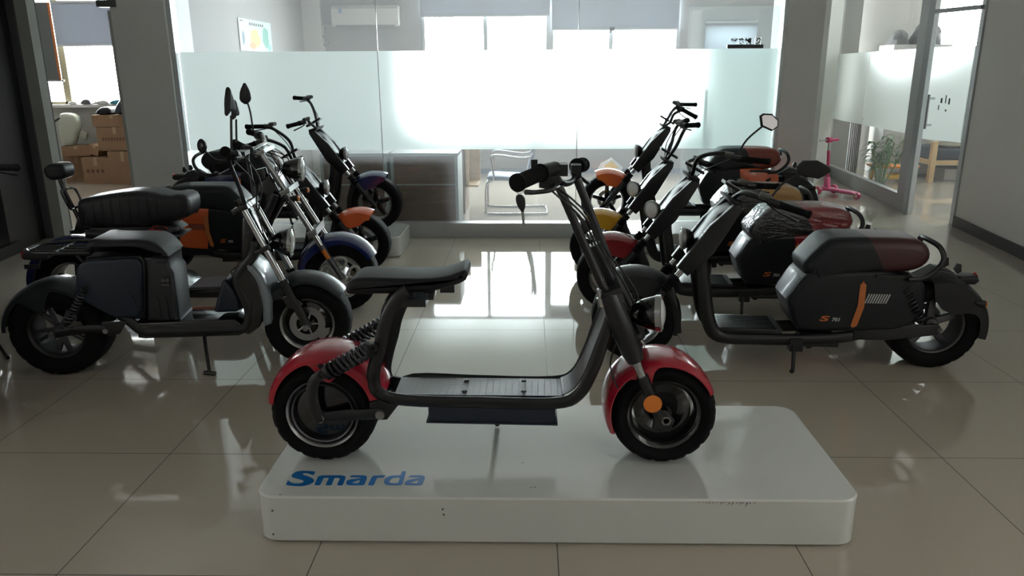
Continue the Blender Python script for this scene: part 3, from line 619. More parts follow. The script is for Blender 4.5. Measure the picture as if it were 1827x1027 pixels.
def strap_scooter(label, loc, rz, fender_m, rear_seat_m, side_m, near_y, bars_near, bars_far, wrap=False, mirror=None, group=None, hl=0, rim_m=dull, seat_wrap_rear=False):
    r = thing('electric_scooter', label, 'scooter', loc, rz, group or ('scooters lined up in the right row' if loc[0] > 0 else 'scooters lined up in the left row')); ny = near_y
    FX, FZ, RX = .755, .232, -.81
    for cx, R in ((FX, .232), (RX, .235)):
        ty = tyre(r, cx, .234, R, .20, .150)
        rim(ty, cx, .234, .155, .185, steel if cx > 0 else rim_m, lip=.013)
        spokes(ty, cx, .234, .132, gloss_black if cx > 0 else dull, 5, .022, .016, .02)
        disc(ty, cx, .234, .085, -.055 if ny > 0 else .055)
        axle(r, cx, .234, .14)
    # front fender, short and deep
    MB().fender(FX, .234, .246, .20, 200, 118, lambda t: .03, rise=.012, k=24).build('front_mudguard', black, r)
    MB().fender(FX, .236, .262, .205, 132, 66, lambda t: .05+.07*math.exp(-((t-.45)/.4)**4), rise=.022, k=24).build('front_fender', fender_m, r)
    MB().puff([(.50, .17), (.535, .16), (.58, .36), (.62, .44), (.56, .45), (.52, .30)], -.10, .10, .012).build('mud_flap', black, r)
    # fork
    D = Vector((FX, 0, .234)); T = Vector((.262, 0, .86)); d = T-D
    for s_ in (-1, 1):
        o = Vector((0, s_*.125, 0))
        lg = MB().tube([D+o-d*.03, D+o+d*.05, D+o+d*.30], [.02, .024, .021], 12, 0).build('fork_lower', frame_black, r)
        MB().cyl(D+o+d*.42, D+o+d*.50, .016, 14).build('fork_stanchion', chrome, lg)
        MB().lathe([(.022 if i % 2 else .030, i*.0085) for i in range(12)], D+o+d*.29, d, 18, closed=False).build('fork_gaiter', rubber, lg)
        MB().puff([tuple(v) for v in [((D+d*.47).x-.03, (D+d*.47).z-.03), ((D+d*.47).x+.028, (D+d*.47).z+.018), ((D+d*.80).x+.035, (D+d*.80).z+.03), ((D+d*1.02).x+.02, (D+d*1.02).z+.012), ((D+d*1.02).x-.02, (D+d*1.02).z-.018), ((D+d*.7).x-.045, (D+d*.7).z-.05)]], s_*.118-.026, s_*.118+.026, .01).build('fork_cover', frame_black, r)
    MB().puff([(.42, .60), (.47, .56), (.50, .60), (.35, .82), (.28, .86), (.27, .82)], -.10, .10, .015).build('steering_head', frame_black, r)
    MB().puff([(.235, .855), (.30, .885), (.31, .91), (.23, .885)], -.14, .14, .01).puff([(.20, .90), (.32, .97), (.315, .985), (.19, .915)], -.06, .06, .006).build('top_clamp', black, r)
    headlight(r, (.512, .03*hl, .672), unit((1, hl, -.02)), .058, .06, black, steel)
    # leg shield upright and frame
    for s_ in (-1, 1):
        fr_ = [(.395, .72), (.425, .60), (.405, .45), (.375, .28), (.335, .185), (.26, .155), (.10, .152), (-.10, .155), (-.30, .17), (-.45, .20)]
        MB().tube([(x, s_*.115, z) for x, z in fr_], [.028, .032, .034, .034, .034, .03, .03, .03, .03, .026], 12, 4, flat=(.75, 1.1)).build('frame_tube', frame_black, r)
    MB().puff([(.43, .58), (.40, .36), (.375, .27), (.35, .27), (.375, .40), (.39, .58)], -.10, .10, .006).build('leg_shield', black, r)
    MB().puff([(.355, .205), (.345, .185), (-.02, .185), (-.02, .21), (.33, .215)], -.125, .125, .006).build('footboard', black, r)
    gr = MB()
    for i in range(9): gr.box(.01, .31, -.105+i*.0262, -.093+i*.0262, .208, .2145)
    gr.build('footboard_ridge', rubber, r)
    # body
    fx = lambda P: [(x if x < -.4 else -.4+(x+.4)*.84, z) for x, z in P]
    body = fx([(.045, .385), (-.03, .495), (-.08, .54), (-.50, .55), (-.70, .50), (-.72, .30), (-.60, .23), (-.40, .215), (-.04, .215), (-.005, .25)])
    b1 = MB().puff(chaikin(body, 1, .12), -.155, .155, .03, 4).build('body_shell', panel_grey, r, 45, cut=((-.39, 0, .35), (-1, 0, .12)))
    MB().puff(chaikin(body, 1, .12), -.153, .153, .03, 4).build('rear_side_cover', side_m, r, 45, cut=((-.39, 0, .35), (1, 0, -.12)))
    MB().puff(fx([(.05, .38), (-.03, .50), (-.045, .49), (-.045, .42), (.0, .35), (.0, .30), (.02, .30)]), -.12, .12, .01).build('front_panel', mat('slate gloss panel', (.04, .046, .058), .3, coat=.2), b1)
    MB().puff([(-.375, .505), (-.405, .505), (-.405, .36), (-.375, .225), (-.345, .225), (-.378, .36)], -.160, .160, .03, 4).build('strap', orange_strap, r)
    for s_ in (-1, 1):
        hm = MB(); y = s_*.1535
        for i in range(9):
            x = -.425-i*.0128; hm.add([(x, y, .425), (x-.007, y, .425), (x+.010, y, .375), (x+.017, y, .375)], [(0, 1, 2, 3)])
        hm.build('striped_decal', white_mark if side_m is not orange_paint else base_black, r)
        rot = (pi/2, 0, pi) if s_ > 0 else (pi/2, 0, 0)
        x0 = -.19 if s_ > 0 else -.31
        text('model_number', 'S', logo_or, r, (x0, s_*.1552, .275), rot, .040, .2, .0012, 2.4, .0005)
        text('model_number', '701', white_mark, r, (x0-s_*.064, s_*.1552, .275), rot, .026, .2, .001, 1.1, .0005)
    # seat
    so = [(-.03, .575), (-.065, .625), (-.15, .725), (-.20, .748), (-.30, .752), (-.59, .750), (-.66, .728), (-.695, .67), (-.695, .61), (-.65, .555), (-.58, .537), (-.42, .522), (-.30, .505), (-.18, .468), (-.12, .445), (-.085, .46), (-.055, .51)]
    so = [(x, .53+(z-.53)*.83 if z > .53 else z) for x, z in fx(so)]; so = chaikin([(x-.02 if x < -.55 else x, z) for x, z in so], 1); cutp = (-.44, 0, .64); cn = Vector((-.21, 0, -.12)).normalized(); cn = Vector((-.88, 0, .47))
    MB().puff(so, -.155, .155, .055, 6).build('seat', seat_grey, r, 60, cut=(cutp, cn))
    MB().puff(so, -.155, .155, .055, 6).build('rear_seat', rear_seat_m, r, 60, cut=(cutp, -cn))
    if wrap: MB().puff(inset(so, -.006), -.162, .162, .058, 6).build('plastic_wrap', wrapm, r, 60)
    MB().tube([(-.60, -.17, .51), (-.68, -.168, .52), (-.745, -.16, .57), (-.77, -.145, .63), (-.755, -.11, .67), (-.73, 0, .69), (-.755, .11, .67), (-.77, .145, .62), (-.745, .16, .57), (-.68, .168, .52), (-.60, .17, .51)], .0135, 10, 6).build('grab_rail', frame_black, r)
    br_ = MB().box(-.62, -.45, -.165, .165, .512, .53)
    br_.build('seat_bracket', frame_black, r)
    # rear fender, tail
    MB().fender(RX, .228, .262, .22, 78, 192, lambda t: .05+.11*math.exp(-((t-.3)/.32)**4), rise=.012, k=34).build('rear_fender', black, r)
    MB().puff([(-.70, .48), (-.80, .54), (-.86, .53), (-.98, .42), (-1.0, .36), (-.97, .36), (-.90, .42), (-.80, .46)], -.07, .07, .012).build('rear_tail', black, r)
    tl = MB().puff([(-.90, .50), (-1.0, .50), (-1.012, .475), (-.99, .455), (-.92, .455)], -.055, .055, .014).build('tail_lamp', black, r)
    MB().lathe([(.03, 0), (.025, .006), (.001, .01)], (-1.008, 0, .478), (-1, 0, 0), 16, closed=False).build('lens', redlens, tl)
    for s_ in (-1, 1):
        signal(r, (-1.02, s_*.11, .37), (-1, 0, -.2), .02, amber, 'turn_signal', .05); MB().cyl((-.975, 0, .40), (-.99, s_*.11, .38), .006, 8).build('signal_stalk', black, r)
        MB().puff([(-.86, .545), (-.875, .575), (-.895, .57), (-.90, .53), (-.88, .52)], s_*.07-.008, s_*.07+.008, .003).build('reflector_tab', black, r)
        MB().puff([(-.38, .17), (-.38, .225), (-.55, .25), (-.80, .262), (-.83, .234), (-.80, .205), (-.55, .17)], s_*.128-.012, s_*.128+.012, .005).build('swing_arm', frame_black, r)
        shock(r, (-.60, s_*.135, .47), (-.70, s_*.14, .28), .024, .006, 8)
    MB().box(-.33, -.15, -.08, .08, .105, .15).cyl((-.17, -.10, .12), (-.17, .10, .12), .02).build('controller_box', frame_black, r)
    MB().cyl((-.10, .0, .13), (-.10, .13, .13), .012).tube([(-.085, .13, .14), (-.075, .17, .10), (-.07, .20, .02), (-.06, .21, .008)], [.012, .010, .010, .012], 8, 3).box(-.125, -.06, .09, .15, .10, .17).build('kick_stand', frame_black, r)
    # handlebars: points already in local coordinates
    for pts, lab in ((bars_near, 1), (bars_far, 0)):
        *path, ga, ge = [Vector(p) for p in pts]
        c0 = Vector((.27, .045*(1 if ga.y > 0 else -1), .90))
        MB().tube([c0]+path+[ga], .0125, 10, 6).build('handlebar', frame_black, r); grip(r, ga, ge, .0165)
        u_ = (ge-ga).normalized(); pre = ga-u_*.045
        MB().tube([ga-u_*.05, ga], .024, 10, 0, flat=(1, .85)).build('switch_block', black, r)
        mb = MB().tube([pre+Vector((0, 0, .018)), pre-u_*.05+Vector((0, 0, .020))], .022, 12, 0, flat=(1, .7)); mb.build('brake_reservoir', mat('clear-topped reservoir', (.10, .10, .09), .3), r)
        lever(r, ga-u_*.04, ge-u_*.01, .035)
        MB().tube([pre, pre*.5+c0*.5+Vector((.04, 0, -.02)), c0+Vector((.03, 0, -.08)), Vector((.45, 0, .62))], .0035, 6, 6).build('cable', wire, r)
    if mirror:
        base, top, W_, H_, yawm, tilt = mirror; base = Vector(base); top = Vector(top)
        mr_ = MB().tube([base, base.lerp(top, .3)+Vector((0, 0, .03)), top], .006, 8, 5).build('mirror_stem', black, r)
        h = MB(); h.T = Matrix.Translation(top) @ Matrix.Rotation(yawm, 4, 'Z') @ Matrix.Rotation(tilt, 4, 'Y')
        shp = [(-W_*.5, .0), (-W_*.36, -H_*.42), (W_*.2, -H_*.5), (W_*.5, 0), (W_*.42, H_*.25), (W_*.05, H_*.5), (-W_*.35, H_*.38)]
        h.puff(shp, -.012, .010, .008).build('mirror_housing', black, mr_)
        g = MB(); g.T = h.T; g.puff(inset(shp, .008), .010, .0125, .001, 1).build('mirror_face', mirror_m, mr_)
    return r
dkred = mat('oxblood leatherette', (.055, .014, .014), .42, bump=.05, bscale=160)
redl = mat('bright red leatherette', (.33, .03, .035), .4)
yell = mat('mustard leatherette', (.62, .33, .07), .4)
brnr = mat('rust leatherette', (.24, .05, .035), .45)
NB = [(.25, .20, .95), (.19, .30, .937), (.11, .33, .912), (-.035, .36, .868)]
FB = [(.25, -.20, .945), (.18, -.29, .92), (.09, -.32, .91), (-.06, -.36, .90)]
ry = pi-.065
strap_scooter('dark electric scooter with oxblood rear seat and orange strap, nearest in the right row', (1.33, 3.98, 0), ry, black, dkred, panel_grey, 1, NB, FB,
    mirror=((.145, .32, .95), (-.03, .34, 1.085), .16, .085, pi-.2, .12))
strap_scooter('electric scooter with red fender and film-wrapped red rear seat, second in the right row', (1.30, 4.88, 0), ry, dred_paint, redl, dred_paint, 1,
    [(.25, .16, 1.02), (.12, .26, 1.06), (.03, .32, 1.03), (-.13, .36, 1.02)], [(.27, -.18, .95), (.2, -.27, .96), (.13, -.30, .93), (.03, -.34, .90)], wrap=True, hl=.9,
    mirror=((.045, .30, 1.06), (-.10, .36, 1.25), .13, .09, .2, -.5))
strap_scooter('electric scooter with yellow fender and film-wrapped mustard rear seat, third in the right row', (1.30, 5.78, 0), ry, yellow_paint, yell, panel_grey, 1,
    [(.22, .12, 1.00), (.19, .2, 1.10), (.17, .26, 1.16), (.10, .36, 1.17)], [(.22, -.16, 1.0), (.19, -.22, 1.1), (.14, -.28, 1.15), (.08, -.36, 1.16)], wrap=True, hl=.9)
platform(.40, 2.5, 6.50, 7.08, 'low white display platform at the back right, under the orange-fendered scooter')
strap_scooter('electric scooter with orange fender and rust rear seat on the back right platform', (1.45, 6.79, PZ+.004), ry, orange_paint, brnr, orange_paint, 1,
    [(.24, .12, .93), (.22, .2, 1.0), (.16, .27, 1.04), (.05, .34, .98)], [(.22, -.12, .97), (.17, -.2, 1.03), (.10, -.26, 1.06), (-.04, -.36, 1.055)])
platform(-3.05, -1.11, 6.36, 6.99, 'low white display platform at the back left, under the blue-fendered scooter')
ly = .04
strap_scooter('electric scooter with orange fender and orange side cover, third in the left row', (-2.09, 5.88, 0), ly, orange_paint, seat_grey, orange_paint, -1,
    [(.24, -.12, 1.0), (.14, -.22, 1.06), (.08, -.3, 1.04), (-.05, -.4, 1.0)], [(.22, .12, 1.02), (.08, .24, 1.10), (-.02, .33, 1.12), (-.20, .40, 1.115)])
strap_scooter('electric scooter with blue fender and side cover on the back left platform', (-2.12, 6.70, PZ+.004), ly, blue_paint, seat_grey, blue_paint, -1,
    [(.24, -.12, .95), (.24, -.2, .98), (.20, -.28, .95), (.12, -.38, .93)], [(.24, .12, 1.0), (.19, .2, 1.09), (.12, .28, 1.13), (.0, .38, 1.135)])
strap_scooter('dark scooter cut off by the left edge of the photo', (-3.07, 3.78, 0), -R_(60), black, seat_grey, panel_grey, 1,
    [(.24, .14, 1.0), (.18, .24, 1.06), (.12, .33, 1.08), (-.02, .42, 1.06)], [(.24, -.14, 1.0), (.18, -.24, 1.06), (.12, -.33, 1.08), (-.02, -.42, 1.06)])
# ------------------------------------------------------------------ dark navy cargo scooter, nearest on the left
def navy_scooter():
    a = math.atan(.132); r = thing('electric_scooter', 'dark navy electric scooter with luggage rack and chrome fork, nearest in the left row', 'scooter', (-1.87, 3.885, 0), a, 'scooters lined up in the left row')
    grey = mat('blue grey moulded plastic', (.014, .018, .022), .36, coat=.1); shieldm = mat('pale slate satin panel', (.22, .26, .29), .3, coat=.3)
    for cx, R, wd in ((-.615, .243, .23), (.663, .232, .21)):
        cz = .24 if cx < 0 else .225
        ty = tyre(r, cx, cz, R, wd, .145)
        rim(ty, cx, cz, .145, wd-.02, black if cx < 0 else steel, lip=.014)
        if cx < 0: spokes(ty, cx, cz, .13, dull, 5, .016, .010, .012, twin=.028, rot=.9, y=-.03)
        else:
            MB().lathe([(.001, -.07), (.04, -.068), (.07, -.04), (.127, -.02), (.127, .02), (.07, .04), (.001, .07)], (cx, 0, cz), (0, 1, 0), 40, closed=False).build('hub', gloss_black, ty)
            disc(ty, cx, cz, .095, -.075)
            for q in (-.35,): MB().puff([(cx+.13*cos(q+t)*k, cz+.13*sin(q+t)*k) for t, k in ((-.7, .95), (-.2, .97), (.1, .93), (-.2, .5), (-.5, .45))], -.062, -.055, .002, 1).build('rim_spoke', steel, ty)
        axle(r, cx, cz, .15)
    MB().fender(-.62, .24, .258, .25, 176, 52, lambda t: .03+.10*math.exp(-((t-.55)/.14)**4), rise=.016).build('rear_fender', grey, r)
    MB().fender(.655, .228, .255, .22, 165, 38, lambda t: .025+.05*math.exp(-((t-.35)/.12)**2), rise=.02).build('front_fender', grey, r)
    # seat
    so = [(-.395, .665), (-.392, .70), (-.376, .722), (-.345, .738), (-.286, .728), (-.095, .724), (-.045, .705), (-.01, .665), (.012, .622), (-.075, .626), (-.118, .655), (-.16, .668)]
    MB().puff(chaikin(so, 1), -.145, .145, .03, 5).build('seat', seat_grey, r, 60)
    MB().puff([(-.43, .60), (-.40, .64), (-.13, .65), (-.11, .61), (-.15, .30), (-.28, .305), (-.42, .41), (-.455, .45)], -.13, .13, .02).build('body_core', black, r)
    for s_ in (-1, 1):
        MB().puff(chaikin([(-.437, .594), (-.399, .632), (-.143, .640), (-.118, .605), (-.150, .325), (-.283, .322), (-.425, .415), (-.461, .456)], 1, .15), s_*.145-.02, s_*.145+.02, .015, 4).build('side_cover', navy, r)
        MB().box(-.20, -.185, s_*.166-.001, s_*.166+.001, .46, .47).puff([(-.19, .44), (-.175, .44), (-.165, .38), (-.15, .36), (-.16, .36)], s_*.166-.001, s_*.166+.001, .0005, 1).build('cover_crease', panel_grey, r)
    col = MB().puff([(-.122, .635), (.000, .630), (.000, .570), (.015, .545), (.012, .30), (.02, .285), (-.15, .285)], -.12, .12, .018).puff([(-.06, .60), (-.002, .60), (-.002, .618), (-.06, .618)], -.125, -.1, .003, 2)
    for x in (-.075, -.035, .0): col.puff([(x-.005, .29), (x+.003, .29), (x+.003, .41), (x-.005, .42)], -.127, -.10, .003, 2)
    c = col.build('battery_column', grey, r)
    MB().puff([(-.05, .475), (-.005, .475), (-.005, .525), (-.05, .525)], -.1235, -.1, .002, 2).build('power_outlet', black, c)
    MB().cyl((-.038, -.127, .507), (-.038, -.12, .507), .009).cyl((-.017, -.127, .507), (-.017, -.12, .507), .009).box(-.048, -.008, -.125, -.12, .478, .487).build('outlet_socket', dull, c)
    # frame
    for s_ in (-1, 1):
        MB().tube([(x, s_*.12, z) for x, z in [(-.40, .42), (-.34, .385), (-.24, .30), (-.17, .235), (-.05, .232), (.30, .225), (.36, .25), (.375, .33), (.34, .44), (.33, .50), (.36, .55), (.42, .62), (.44, .70)]], .024, 10, 4, flat=(.8, 1.1)).build('frame_tube', frame_black, r)
        MB().puff([(-.40, .25), (-.33, .22), (-.28, .235), (-.24, .30), (-.36, .30)], s_*.135-.008, s_*.135+.008, .003).tube([(-.615, s_*.14, .24), (-.48, s_*.14, .262), (-.35, s_*.135, .262)], [.02, .024, .022], 10, 2, flat=(.5, 1)).build('swing_arm', frame_black, r)
        shock(r, (-.40, s_*.155, .50), (-.53, s_*.155, .30), .018, .004, 10, dull)
    MB().cyl((-.346, -.16, .255), (-.346, .16, .255), .013).build('pivot_bolt', steel, r)
    MB().puff([(-.20, .20), (-.17, .195), (.31, .190), (.385, .22), (.34, .245), (.30, .285), (-.20, .285)], -.13, .13, .012).build('footboard', gloss_black, r)
    # leg shield, pale panel in front, navy tool box behind
    MB().puff(chaikin([(.30, .545), (.36, .585), (.41, .56), (.445, .50), (.455, .36), (.43, .24), (.36, .19), (.33, .22), (.40, .35), (.35, .45), (.31, .50)], 1, .15), -.135, .135, .014).build('leg_shield', gloss_black, r)
    MB().puff(chaikin([(.365, .585), (.41, .585), (.46, .52), (.50, .40), (.49, .25), (.44, .23), (.445, .36), (.425, .48)], 1, .15), -.14, .14, .03, 5).build('front_panel', shieldm, r)
    MB().puff(chaikin([(.268, .50), (.33, .40), (.325, .315), (.188, .315), (.205, .37), (.245, .48)], 1, .15), -.11, .11, .02).build('tool_box', navy, r)
    # rack and tail
    for s_ in (-1, 1):
        MB().tube([(-.36, s_*.15, .665), (-.50, s_*.15, .672), (-.64, s_*.125, .672), (-.70, s_*.07, .672), (-.705, 0, .672)], .010, 8, 5).build('rack_rail', frame_black, r)
    rk = MB()
    for y in (-.06, 0, .06): rk.tube([(-.40, y, .665), (-.69, y*.8, .668)], .006, 8, 0)
    rk.tube([(-.55, -.14, .668), (-.55, .14, .668)], .006, 8, 0).tube([(-.45, -.12, .66), (-.40, -.12, .60)], .008, 8, 0).tube([(-.45, .12, .66), (-.40, .12, .60)], .008, 8, 0)
    rk.build('rack_slat', frame_black, r)
    tl = MB().puff([(-.62, .655), (-.72, .665), (-.745, .645), (-.74, .62), (-.66, .61), (-.62, .62)], -.05, .05, .012).build('tail_lamp', black, r)
    MB().box(-.75, -.742, -.035, .035, .625, .655).build('lens', redlens, tl)
    MB().tube([(-.66, -.03, .62), (-.67, -.03, .585), (-.74, -.03, .58)], .004, 6, 0).puff([(-.745, .568), (-.67, .568), (-.67, .592), (-.745, .592)], -.035, -.030, .001, 1).build('plate_bracket', frame_black, r)
    # fork
    D = Vector((.675, 0, .225)); T = Vector((.36, 0, .96)); d = T-D
    for s_ in (-1, 1):
        o = Vector((0, s_*.125, 0)); lg = MB().tube([D+o, D+o+d*.15, D+o+d*.33, D+o+d*.36], [.022, .026, .027, .03], 12, 0).build('fork_lower', gloss_black, r)
        MB().cyl(D+o+d*.34, D+o+d*.88, .0175, 18).build('fork_stanchion', chrome, lg)
        MB().tube([(.41, s_*.11, .86), (.40, s_*.13, .95), (.385, s_*.16, 1.04), (.375, s_*.19, 1.10), (.385, s_*.24, 1.15)], .0105, 10, 4).build('handlebar_riser', frame_black, r)
        MB().puff([(.55, .40), (.60, .42), (.66, .36), (.64, .33), (.58, .33)], s_*.125-.02, s_*.125+.02, .01).build('fork_guard', gloss_black, lg)
    cl = MB()
    for q in (.58, .87):
        c_ = D+d*q; cl.puff([(c_.x-.05, c_.z-.025), (c_.x+.03, c_.z+.01), (c_.x+.022, c_.z+.034), (c_.x-.06, c_.z)], -.15, .15, .008)
    cl.tube([D+d*.52+Vector((-.03, 0, 0)), D+d*.92+Vector((-.03, 0, 0))], .03, 12, 0).build('triple_clamp', gloss_black, r)
    MB().puff([(.34, .56), (.42, .58), (.47, .70), (.42, .84), (.37, .82), (.35, .70)], -.05, .05, .02).build('steering_head', gloss_black, r)
    headlight(r, (.60, 0, .66), (1, 0, -.08), .075, .10, gloss_black, chrome)
    MB().tube([(.385, -.17, 1.13), (.38, -.1, 1.135), (.38, .1, 1.13), (.37, .2, 1.13)], .011, 10, 3).box(.34, .42, -.06, .06, 1.13, 1.15).build('handlebar', frame_black, r)
    for (A_, B_) in (((.41, -.25, 1.155), (.41, -.40, 1.185)), ((.36, .22, 1.14), (.27, .38, 1.155))):
        grip(r, A_, B_, .021); A_ = Vector(A_); u_ = (Vector(B_)-A_).normalized()
        MB().tube([A_-u_*.06, A_], .026, 10, 0).build('switch_block', black, r); lever(r, A_, Vector(B_), .03)
    for base, top, sc in (((.405, -.26, 1.17), (.418, -.25, 1.34), 1.0), ((.30, .30, 1.17), (.303, .33, 1.29), .8)):
        base = Vector(base); top = Vector(top); sm = MB().tube([base, top], .006, 8, 0).build('mirror_stem', black, r)
        h = MB(); h.T = Matrix.Translation(top) @ Matrix.Rotation(1.15, 4, 'Z')
        q = [(-.038*sc, -.005), (-.012*sc, .02), (.026*sc, .018), (.032*sc, .05*sc), (.008*sc, .12*sc), (-.006*sc, .135*sc), (-.03*sc, .07*sc)]
        h.puff(chaikin(q, 1, .2), -.014, .014, .012, 4).build('mirror_housing', black, sm)
    MB().tube([(.38, -.2, 1.14), (.46, -.1, 1.0), (.45, -.04, .85), (.47, -.03, .7)], .004, 6, 5).build('cable', wire, r)
    MB().tube([(.36, .15, 1.13), (.46, .06, .98), (.44, .02, .82)], .004, 6, 5).build('cable', wire, r)
    MB().tube([(.11, -.05, .20), (.135, -.13, .13), (.16, -.20, .02)], .009, 8, 3).tube([(.13, -.19, .015), (.19, -.20, .010)], .012, 8, 0).tube([(.12, -.06, .18), (.15, -.17, .08)], .005, 6, 0).build('kick_stand', frame_black, r)
navy_scooter()
# ------------------------------------------------------------------ long chopper with blue fenders, second on the left
def chopper():
    a = math.atan(.10); r = thing('electric_chopper', 'long chopper with blue fenders, quilted seat and padded backrest, second in left row', 'scooter', (-1.87, 4.83, 0), a, 'scooters lined up in the left row')
    quilt = mat('quilted black leather', (.012, .012, .015), .42)
    nt = quilt.node_tree; t_ = nt.nodes.new('ShaderNodeTexCoord'); mp = nt.nodes.new('ShaderNodeMapping'); mp.inputs['Rotation'].default_value = (0, 0, pi/4); mp.inputs['Scale'].default_value = (26, 26, 26)
    ck = nt.nodes.new('ShaderNodeTexBrick'); ck.offset = 0; ck.inputs['Scale'].default_value = 1; ck.inputs['Mortar Size'].default_value = .05; ck.inputs['Mortar Smooth'].default_value = 1; ck.inputs['Brick Width'].default_value = 1; ck.inputs['Row Height'].default_value = 1
    bp = nt.nodes.new('ShaderNodeBump'); bp.inputs['Strength'].default_value = .6; bp.inputs['Distance'].default_value = .006; bp.invert = True
    nt.links.new(t_.outputs['Object'], mp.inputs[0]); nt.links.new(mp.outputs[0], ck.inputs['Vector']); nt.links.new(ck.outputs['Fac'], bp.inputs['Height']); nt.links.new(bp.outputs[0], nt.nodes['Principled BSDF'].inputs['Normal'])
    RX = -1.06; FX = .625
    for cx, wd, m_ in ((RX, .24, steel), (FX, .20, chrome)):
        ty = tyre(r, cx, .24, .24, wd, .147); rim(ty, cx, .24, .147, wd-.03, m_, lip=.016)
        if cx > 0:
            mb = MB(); 
            MB().lathe([(.10, -.02), (.128, -.05), (.13, .05), (.10, .02)], (cx, 0, .24), (0, 1, 0), 40).build('rim_web', mat('polished cast wheel', (.55, .55, .53), .38, metal=.5), ty)
            for i in range(5):
                a0 = 2*pi*i/5+.3; P = chaikin([(.05, -.35), (.125, -.42), (.135, 0), (.125, .42), (.05, .35)], 2)
                P = [(cx+q*cos(a0+t), .24+q*sin(a0+t)) for q, t in P]; mb.tube([(x, -.07, z) for x, z in P], .009, 8, 0, closed=True)
            mb.lathe([(.001, -.085), (.035, -.085), (.045, -.05), (.045, .05), (.001, .05)], (cx, 0, .24), (0, 1, 0), 24, closed=False); mb.build('spokes', mat('polished cast wheel', (.55, .55, .53), .38, metal=.5), ty)
        else: spokes(ty, cx, .24, .135, dull, 5)
        axle(r, cx, .24, .14)
    MB().fender(RX, .25, .275, .26, 182, 60, lambda t: .05, rise=.02).build('rear_fender', blue_paint, r)
    MB().fender(FX-.01, .245, .262, .225, 178, 30, lambda t: .035+.02*math.exp(-((t-.4)/.2)**2), rise=.022).build('front_fender', blue_paint, r)
    so = [(-.955, .63), (-.952, .76), (-.93, .79), (-.80, .812), (-.62, .835), (-.50, .83), (-.40, .80), (-.32, .815), (-.27, .79), (-.27, .70), (-.30, .655), (-.45, .625), (-.60, .605), (-.93, .605)]
    MB().puff(chaikin(so, 1), -.14, .14, .05, 6).build('seat', quilt, r, 60)
    MB().puff([(-.93, .56), (-.90, .61), (-.40, .61), (-.36, .58), (-.45, .53), (-.85, .53)], -.10, .10, .01).build('seat_pan', frame_black, r)
    bk = MB().tube([(-.90, -.02, .61), (-.98, -.02, .63), (-1.01, -.02, .70), (-1.045, -.02, .80), (-1.07, -.02, .90)], .013, 8, 5)
    for s_ in (-1, 1): bk.tube([(-1.01, -.02+s_*.015, .72), (-1.0, -.02+s_*.08, .735), (-1.03, -.02+s_*.085, .83), (-1.05, -.02+s_*.015, .84)], .008, 8, 5)
    bk = bk.build('backrest_frame', gloss_black, r)
    pd_ = MB().puff(chaikin([(-1.13, .925), (-1.14, .97), (-1.10, 1.005), (-1.02, 1.005), (-1.005, .97), (-1.015, .91), (-1.10, .90)], 1, .2), -.085, .075, .03, 5).build('backrest_pad', seat_grey, r, 60)
    # tail light and bracket below the seat end
    MB().puff([(-1.03, .58), (-.93, .58), (-.92, .64), (-1.0, .65)], -.04, .04, .01).puff([(-1.06, .555), (-.99, .555), (-.99, .58), (-1.06, .58)], -.03, .03, .003).build('tail_lamp', black, r)
    for s_ in (-1, 1):
        MB().tube([(x, s_*.11, z) for x, z in [(-1.06, .24), (-.85, .26), (-.68, .30)]], [.022, .026, .024], 10, 3, flat=(.5, 1)).build('swing_arm', frame_black, r)
        MB().tube([(x, s_*.115, z) for x, z in [(-.92, .57), (-.72, .55), (-.58, .50), (-.52, .38), (-.46, .24), (-.38, .185), (-.20, .18), (.0, .185), (.05, .23), (.08, .36), (.14, .55), (.22, .72), (.26, .80)]], .024, 10, 4, flat=(.7, 1.1)).build('frame_tube', frame_black, r)
        shock(r, (-.72, s_*.13, .56), (-.93, s_*.135, .33), .024, .006, 9, chrome)
    MB().puff([(-.47, .17), (-.42, .145), (-.05, .135), (.03, .17), (.02, .205), (-.42, .205)], -.14, .14, .01).build('footboard', gloss_black, r)
    MB().box(-.40, 0, -.12, .12, .205, .212).build('footboard_mat', tread_m, r)
    kp = MB()
    for i in range(3):
        z = .215+i*.04; kp.tube([(-.43+i*-.012, -.12, z+.02), (-.375-i*.012, .12, z+.02)], .018, 10, 0)
    MB().puff([(-.44, .205), (-.33, .21), (-.38, .26), (-.47, .30)], -.13, .13, .01).build('kick_plate', chrome, r)
    b = MB().puff([(-.60, .50), (-.50, .56), (-.42, .54), (-.44, .25), (-.50, .24), (-.56, .38)], -.09, .09, .01).build('battery_box', gloss_black, r)
    fn = MB()
    for i in range(12): fn.box(-.50+i*.012, -.494+i*.012, -.11, -.085, .545+i*.003, .57+i*.003)
    fn.box(-.51, -.35, -.105, .10, .54, .552).build('heat_sink', steel, b)
    MB().tube([(-.55, -.1, .57), (-.50, -.11, .61), (-.44, -.10, .60), (-.42, -.09, .57)], .006, 6, 5).tube([(-.58, -.1, .56), (-.53, -.12, .59), (-.46, -.1, .58)], .004, 6, 5).build('battery_wire', mat('red wire', (.45, .03, .02), .4), r)
    MB().tube([(-.56, -.1, .58), (-.48, -.12, .62), (-.41, -.1, .56)], .004, 6, 5).build('cable', wire, r)
    MB().tube([(-.95, -.03, .60), (-.92, -.05, .54), (-.80, -.06, .57)], .004, 6, 4).build('cable', wire, r)
    # fork
    D = Vector((FX+.02, 0, .24)); T = Vector((.185, 0, 1.08)); d = T-D
